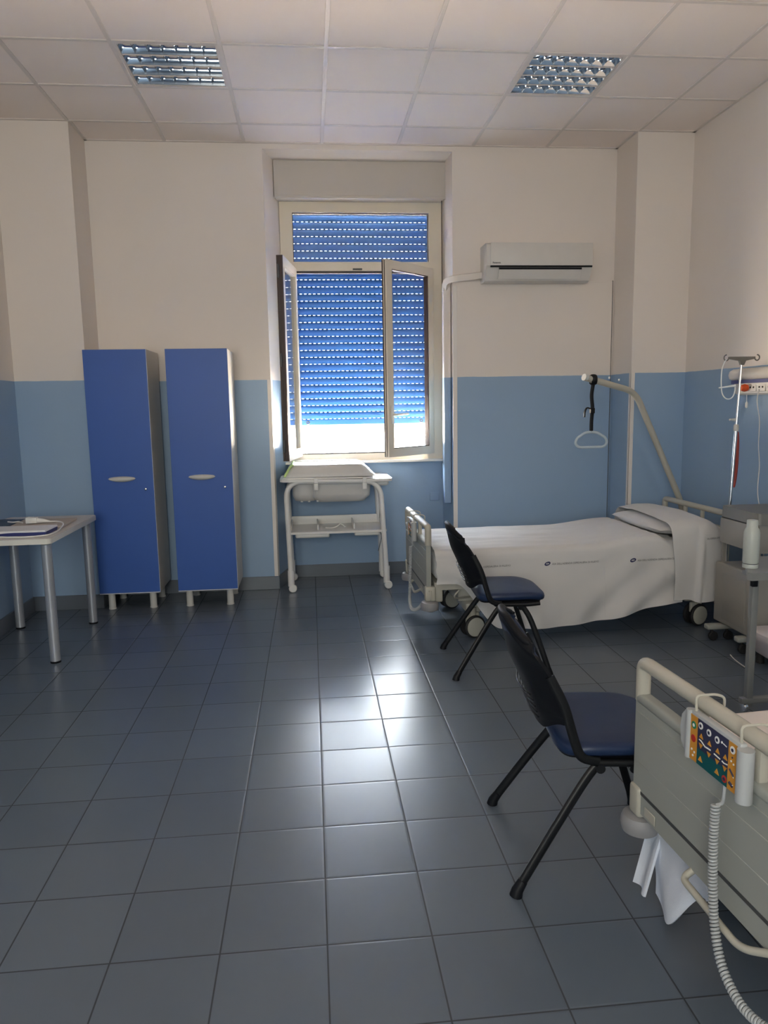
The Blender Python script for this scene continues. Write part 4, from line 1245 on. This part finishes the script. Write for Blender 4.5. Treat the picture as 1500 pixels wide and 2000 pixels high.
m_.cap(rings[0][::-1]); m_.cap(rings[-1]); m_.build('base_shell', pmat('pinkish_plastic', (.70, .64, .64), .4), PB, world=True, ang=50)
for x, y in ((2.56, 3.80), (2.56, 3.92), (2.88, 3.80), (2.88, 3.92)):
    MB().lathe([(.02, .055), (.024, .0)], (x, y, 0), 'z', 14).build('foot', M_TYRE, PB, world=True)
# thin cable on the floor
cb = MB(); cb.tube(smooth_path([(2.46, 4.06, .004), (2.44, 3.98, .004), (2.43, 3.90, .004), (2.425, 3.81, .004)], 6), .003, n=6)
tag(cb.build('floor_cable', M_UNIT), 'thin pale cable lying on the floor in front of the bedside cabinet', 'cable')

# ------------------------------------------------------------------ overbed table with bottle
O = thing('overbed_table', 'grey overbed table on a single post behind the near bed, at the right edge', 'overbed table', (2.09, 3.28, 0))
m_ = MB(); m_.box((2.074, 3.264, .03), (2.106, 3.296, .68), .004, 2); m_.build('post', M_OBT, O, world=True)
m_ = MB(); m_.prism([(1.962, 3.12), (1.958, 3.128), (2.140, 3.445), (2.148, 3.45), (2.70, 3.45), (2.72, 3.43), (2.72, 3.13), (2.70, 3.11), (1.97, 3.11)], .702, .738, 'xy'); m_.build('tabletop', M_OBT, O, world=True, ang=40)
m_ = MB(); m_.box((2.06, 3.22, .676), (2.60, 3.34, .702), .006, 2); m_.build('top_support', M_OBT, O, world=True)
m_ = MB(); m_.box((1.985, 3.128, .668), (2.013, 3.150, .703), .004, 2); m_.build('release_knob', M_BLACK, O, world=True)
m_ = MB(); m_.box((2.05, 3.262, .045), (2.72, 3.298, .075), .006, 2); m_.box((2.685, 3.0, .045), (2.72, 3.62, .075), .006, 2)
m_.build('base_bar', M_OBT, O, world=True)
for x, y in ((2.075, 3.28), (2.70, 3.02), (2.70, 3.60)):
    m_ = MB(); m_.lathe([(.020, -.010), (.024, -.006), (.024, .006), (.020, .010)], (x, y, .024), 'x', 16); m_.build('caster', M_CHROME, O, world=True)
Bt = thing('bottle', 'white plastic bottle standing on the overbed table', 'bottle', (2.030, 3.225, .738))
m_ = MB(); m_.lathe([(0.0335, 0.7600), (0.0353, 0.7660), (0.0353, 0.9040), (0.0310, 0.9180), (0.0249, 0.9280), (0.0249, 0.9510), (0.0237, 0.9540)], (2.030, 3.225, 0), 'z', 30); m_.build('bottle_body', M_BOTTLE, Bt, world=True)
m_ = MB(); m_.lathe([(0.0344, 0.7385), (0.0348, 0.7440), (0.0348, 0.7545), (0.0335, 0.7565)], (2.030, 3.225, 0), 'z', 30); m_.build('bottle_base', M_BOTTLE, Bt, world=True)
m_ = MB(); m_.lathe([(0.0331, 0.7560), (0.0331, 0.7605)], (2.030, 3.225, 0), 'z', 30); m_.build('bottle_groove', M_DARKST, Bt, world=True)
m_ = MB(); m_.lathe([(0.0245, 0.9535), (0.0245, 0.9600), (0.0224, 0.9630)], (2.030, 3.225, 0), 'z', 26); m_.build('bottle_cap', M_BOTTLE, Bt, world=True)

# ------------------------------------------------------------------ towel under the near footboard
TW = thing('towel', 'white towel hanging below the near footboard corner to the floor', 'towel', (1.02, 1.9, 0))
def tow1(u, v):
    y = lerp(lerp(2.095, 1.995, v), lerp(1.66, 1.715, v), u)
    zb_ = .028 + .17 * sstep(.45, 1.0, u) - .01 * math.sin(u * 6)
    z = lerp(.36, zb_, v)
    x = 1.018 - .024 * v + .014 * math.sin(u * 7 + 1.2) * v + .01 * noise.noise(V((u * 3, v * 3, 1)))
    return (x, y, z)
m_ = MB(); m_.surf(tow1, 30, 26, thick=.008); m_.build('front_fold', M_TOWEL, TW, world=True, ang=70)
def tow2(u, v):
    y = lerp(lerp(2.08, 2.075, v), lerp(2.0, 1.975, v), u)
    z = lerp(.30, .014 + .02 * u, v)
    x = 1.040 - .070 * v + .012 * math.sin(u * 5) * v
    return (x, y, z)
m_ = MB(); m_.surf(tow2, 14, 22, thick=.008); m_.build('back_fold', M_TOWEL, TW, world=True, ang=70)

# ------------------------------------------------------------------ chairs
def make_chair(label, loc, rot):
    T = thing('chair', label, 'chair', loc, rot, 'navy visitor chairs')
    # seat cushion
    def outline(a):   # superellipse outline of the seat
        c, s_ = math.cos(a), math.sin(a)
        e = .42
        return (math.copysign(abs(c) ** e, c), math.copysign(abs(s_) ** e, s_))
    def seat_z(x):
        return -.016 * sstep(.14, .27, x) - .016 * sstep(-.04, -.14, x)
    m_ = MB(); rings = []
    n = 56
    for z, s_ in ((.432, .90), (.432, .965), (.438, .99), (.450, 1.0), (.461, .985), (.468, .95), (.4705, .88), (.471, .6), (.4695, .25)):
        rg = []
        for k in range(n):
            ox, oy = outline(2 * PI * k / n)
            x = .065 + ox * .195 * s_ ; y = oy * (.225 - .012 * (ox > 0) * ox) * s_
            rg.append((x, y, z + seat_z(x)))
        rings.append(m_.ring(rg))
    for a, b_ in zip(rings, rings[1:]): m_.bridge(a, b_)
    m_.cap(rings[0][::-1]); m_.cap(rings[-1])
    m_.build('seat', M_VINYL, T, ang=60)
    m_ = MB(); rings = []
    for z, s_ in ((.414, .86), (.418, .92), (.433, .955)):
        rings.append(m_.ring([(.06 + outline(2 * PI * k / n)[0] * .192 * s_, outline(2 * PI * k / n)[1] * .220 * s_, z + seat_z(.06 + outline(2 * PI * k / n)[0] * .192 * s_) * .9) for k in range(n)]))
    for a, b_ in zip(rings, rings[1:]): m_.bridge(a, b_)
    m_.cap(rings[0][::-1]); m_.cap(rings[-1]); m_.build('seat_shell', M_BLACK, T, ang=60)
    # support frame under the seat
    m_ = MB()
    for s_ in (-1, 1):
        m_.tube(round_path([(-.07, s_ * .205, .428), (-.03, s_ * .205, .406), (.15, s_ * .205, .402), (.21, s_ * .205, .408)], .03, 4), .013, n=10)
        for x in (-.005, .10): m_.lathe([(.015, -.012), (.015, .012)], (x, s_ * .205, .388), 'y', 14)
    m_.tube([(.0, -.205, .392), (.0, .205, .392)], .012, n=10); m_.tube([(.11, -.205, .392), (.11, .205, .392)], .012, n=10)
    m_.box((-.045, -.195, .388), (.20, .195, .420), .010, 2)
    m_.build('seat_support', M_BLKMET, T)
    # backrest: a dished shell, pad in front
    Z0, Z1 = .474, .846
    def half_w(v):
        return .222 * (1 - .16 * (1 - sstep(0, .22, v)) - .16 * sstep(.80, 1.0, v) ** 1.5)
    def cx(v):
        z = lerp(Z0, Z1, v) - .05 * sstep(.55, 1, v)
        return -.118 - .128 * max(0, (z - .56) / .25) ** 1.35 - .018 * max(0, (.56 - z) / .07) * -.2
    def dish(u, v): return -(.058 + .030 * sstep(0, .35, v) - .018 * sstep(.45, 1.0, v)) * (1 - abs(u) ** 2.2)
    def corner(u, v):
        return -.062 * sstep(.20, 1.10, abs(u)) * sstep(.55, 1.0, v) + .045 * sstep(.45, 1, abs(u)) * (1 - sstep(0, .3, v))
    def back(u, v, off=0.0, sh=0.0):
        uu = (u - .5) * 2
        y = uu * (half_w(v) - sh)
        z = lerp(Z0 + sh, Z1 - sh, v) + corner(uu, v)
        x = cx(v) + dish(uu, v) + off + .020 * sstep(.92, 1.0, v)
        return (x, y, z)
    m_ = MB(); m_.surf(lambda u, v: back(u, v), 28, 24, thick=.012)
    rim = [V(back(lerp(.03, .97, i / 24), .985)) + V((.004, 0, -.004)) for i in range(25)]
    m_.tube(rim, [.006] + [.0135] * 23 + [.006], n=12); m_.build('backrest', M_BLACK, T, ang=60)
    def padf(u, v):
        e = min(1, min(u, 1 - u, v, 1 - v) / .10)
        p = back(u, v, .004 + .024 * (1 - (1 - e) ** 2) ** .5, .006)
        return p
    m_ = MB(); m_.surf(padf, 28, 24); m_.surf(lambda u, v: back(u, v, .001, .006), 28, 24); bmesh.ops.remove_doubles(m_.bm, verts=m_.bm.verts, dist=.0045)
    m_.build('backrest_pad', M_VINYL, T, ang=70)
    # vent slots low on the shell
    m_ = MB()
    for k in range(5):
        v = .10 + k * .055
        pts = [V(back(.25 + .5 * i / 12, v)) + V((-.0118, 0, 0)) for i in range(13)]
        m_.tube(pts, .003, n=6)
    m_.build('vent_rib', M_BLKMET, T)
    for s_ in (-1, 1):
        m_ = MB()
        y = s_ * .222
        m_.tube(round_path([(-.168, y * .97, .69), (-.122, y, .60), (-.095, y, .50), (-.070, y, .425), (-.01, y * .96, .412)], .04, 5), .012, n=10, flat=(1.25, .55), up=(1, 0, 0))
        m_.build('back_bracket', M_BLKMET, T)
    for s_ in (-1, 1):
        for fr in (0, 1):
            if fr: pts = [(.105, s_ * .200, .402), (.150, s_ * .212, .33), (.198, s_ * .234, .20), (.256, s_ * .256, .022)]
            else: pts = [(-.005, s_ * .200, .405), (-.055, s_ * .212, .345), (-.150, s_ * .238, .205), (-.268, s_ * .268, .022)]
            m_ = MB(); m_.tube(smooth_path(pts, 6), .0125, n=12, flat=(1.25, .85)); lg = m_.build('leg', M_BLKMET, T)
            f_ = V(pts[-1]); d_ = (V(pts[-1]) - V(pts[-2])).normalized()
            m_ = MB(); m_.tube([f_ - d_ * .03, f_ - d_ * .012, f_ + d_ * .004, V((f_.x + d_.x * .012, f_.y + d_.y * .012, 0.0))], [.0155, .017, .0185, .021], n=14); m_.warp(lambda c: (c.x, c.y, max(c.z, 0))); m_.build('rubber_foot', M_BLACK, lg)
    return T
ch = make_chair('navy visitor chair with black shell and legs, standing in front of the far bed', (1.047, 4.156, 0), math.radians(-2.6))
dup(ch, (.893, 2.312, 0), math.radians(-6.0), 'navy visitor chair with black shell and legs, partly behind the near footboard')

# ------------------------------------------------------------------ camera
f_px, yaw, pitch, roll, H = 1450.94, .09605, -.14334, -.01739, 1.5215
cyw, syw, cp, sp, cr, sr = math.cos(yaw), math.sin(yaw), math.cos(pitch), math.sin(pitch), math.cos(roll), math.sin(roll)
fwd = V((syw * cp, cyw * cp, sp)); right = V((cyw, -syw, 0)); up = right.cross(fwd)
r2 = cr * right + sr * up; u2 = -sr * right + cr * up
cam = bpy.data.cameras.new('camera'); co = bpy.data.objects.new('camera', cam); COL.objects.link(co)
cam.sensor_fit = 'HORIZONTAL'; cam.sensor_width = 36; cam.lens = f_px / 1500 * 36; cam.clip_start = .05
co.matrix_world = Matrix(((r2.x, u2.x, -fwd.x, 0), (r2.y, u2.y, -fwd.y, 0), (r2.z, u2.z, -fwd.z, H), (0, 0, 0, 1)))
scene.camera = co

# ------------------------------------------------------------------ light
wd = bpy.data.worlds.new('sky'); scene.world = wd; wd.use_nodes = True
N, L = wd.node_tree.nodes, wd.node_tree.links
bg = N['Background']; bg.inputs['Strength'].default_value = 1.0
# bright hazy sky above, sunlit pale ground below the horizon
tc = N.new('ShaderNodeTexCoord'); sx = N.new('ShaderNodeSeparateXYZ'); L.new(tc.outputs['Generated'], sx.inputs[0])
rp = N.new('ShaderNodeValToRGB'); mr = N.new('ShaderNodeMapRange'); mr.inputs['From Min'].default_value = -.5; mr.inputs['From Max'].default_value = .5
L.new(sx.outputs['Z'], mr.inputs['Value']); L.new(mr.outputs['Result'], rp.inputs['Fac'])
GROUND, HAZE, SKY = (200, 158, 122, 1), (4.2, 4.3, 4.4, 1), (58, 62, 66, 1)
cr_ = rp.color_ramp.elements
cr_[0].color = GROUND; cr_[0].position = .40
cr_[1].color = SKY; cr_[1].position = .82
e_ = cr_.new(.47); e_.color = HAZE
e_ = cr_.new(.74); e_.color = HAZE
L.new(rp.outputs['Color'], bg.inputs['Color'])

def area(name, loc, rot, sx, sy, power, col):
    l = bpy.data.lights.new(name, 'AREA'); l.shape = 'RECTANGLE'; l.size = sx; l.size_y = sy; l.energy = power; l.color = col
    o = bpy.data.objects.new(name, l); COL.objects.link(o); o.location = loc; o.rotation_euler = rot
    return o
for h, pw in zip(RW, (86, 16)):
    area('rear_window_daylight', ((h[0] + h[2]) / 2, YB - .20, (h[1] + h[3]) / 2), (math.radians(90), 0, 0), h[2] - h[0], h[3] - h[1], pw, (1, .95, .88))  # fill lamp added inside each made-up rear window
sl = bpy.data.lights.new('sun', 'SUN'); sl.energy = 175; sl.color = (1, .86, .68); sl.angle = math.radians(.6)
so = bpy.data.objects.new('sun', sl); COL.objects.link(so); so.location = (2, 12, 9)
so.rotation_euler = V((-.22, -.50, -.86)).to_track_quat('-Z', 'Y').to_euler()
# portal for the gap under the shutter
pl = area('gap_portal', (.49, 6.76, 1.2), (math.radians(-90), 0, 0), 1.3, .34, 1, (1, 1, 1)); pl.data.cycles.is_portal = True

vs = scene.view_settings
vs.view_transform = 'Standard'; vs.look = 'None'; vs.exposure = 0.85; vs.gamma = 1.0; vs.use_curve_mapping = False
scene.cycles.use_denoising = True
scene.cycles.max_bounces = 10; scene.cycles.diffuse_bounces = 6; scene.cycles.glossy_bounces = 6; scene.cycles.transparent_max_bounces = 16
scene.cycles.caustics_reflective = False; scene.cycles.caustics_refractive = False
scene.cycles.sample_clamp_indirect = 8
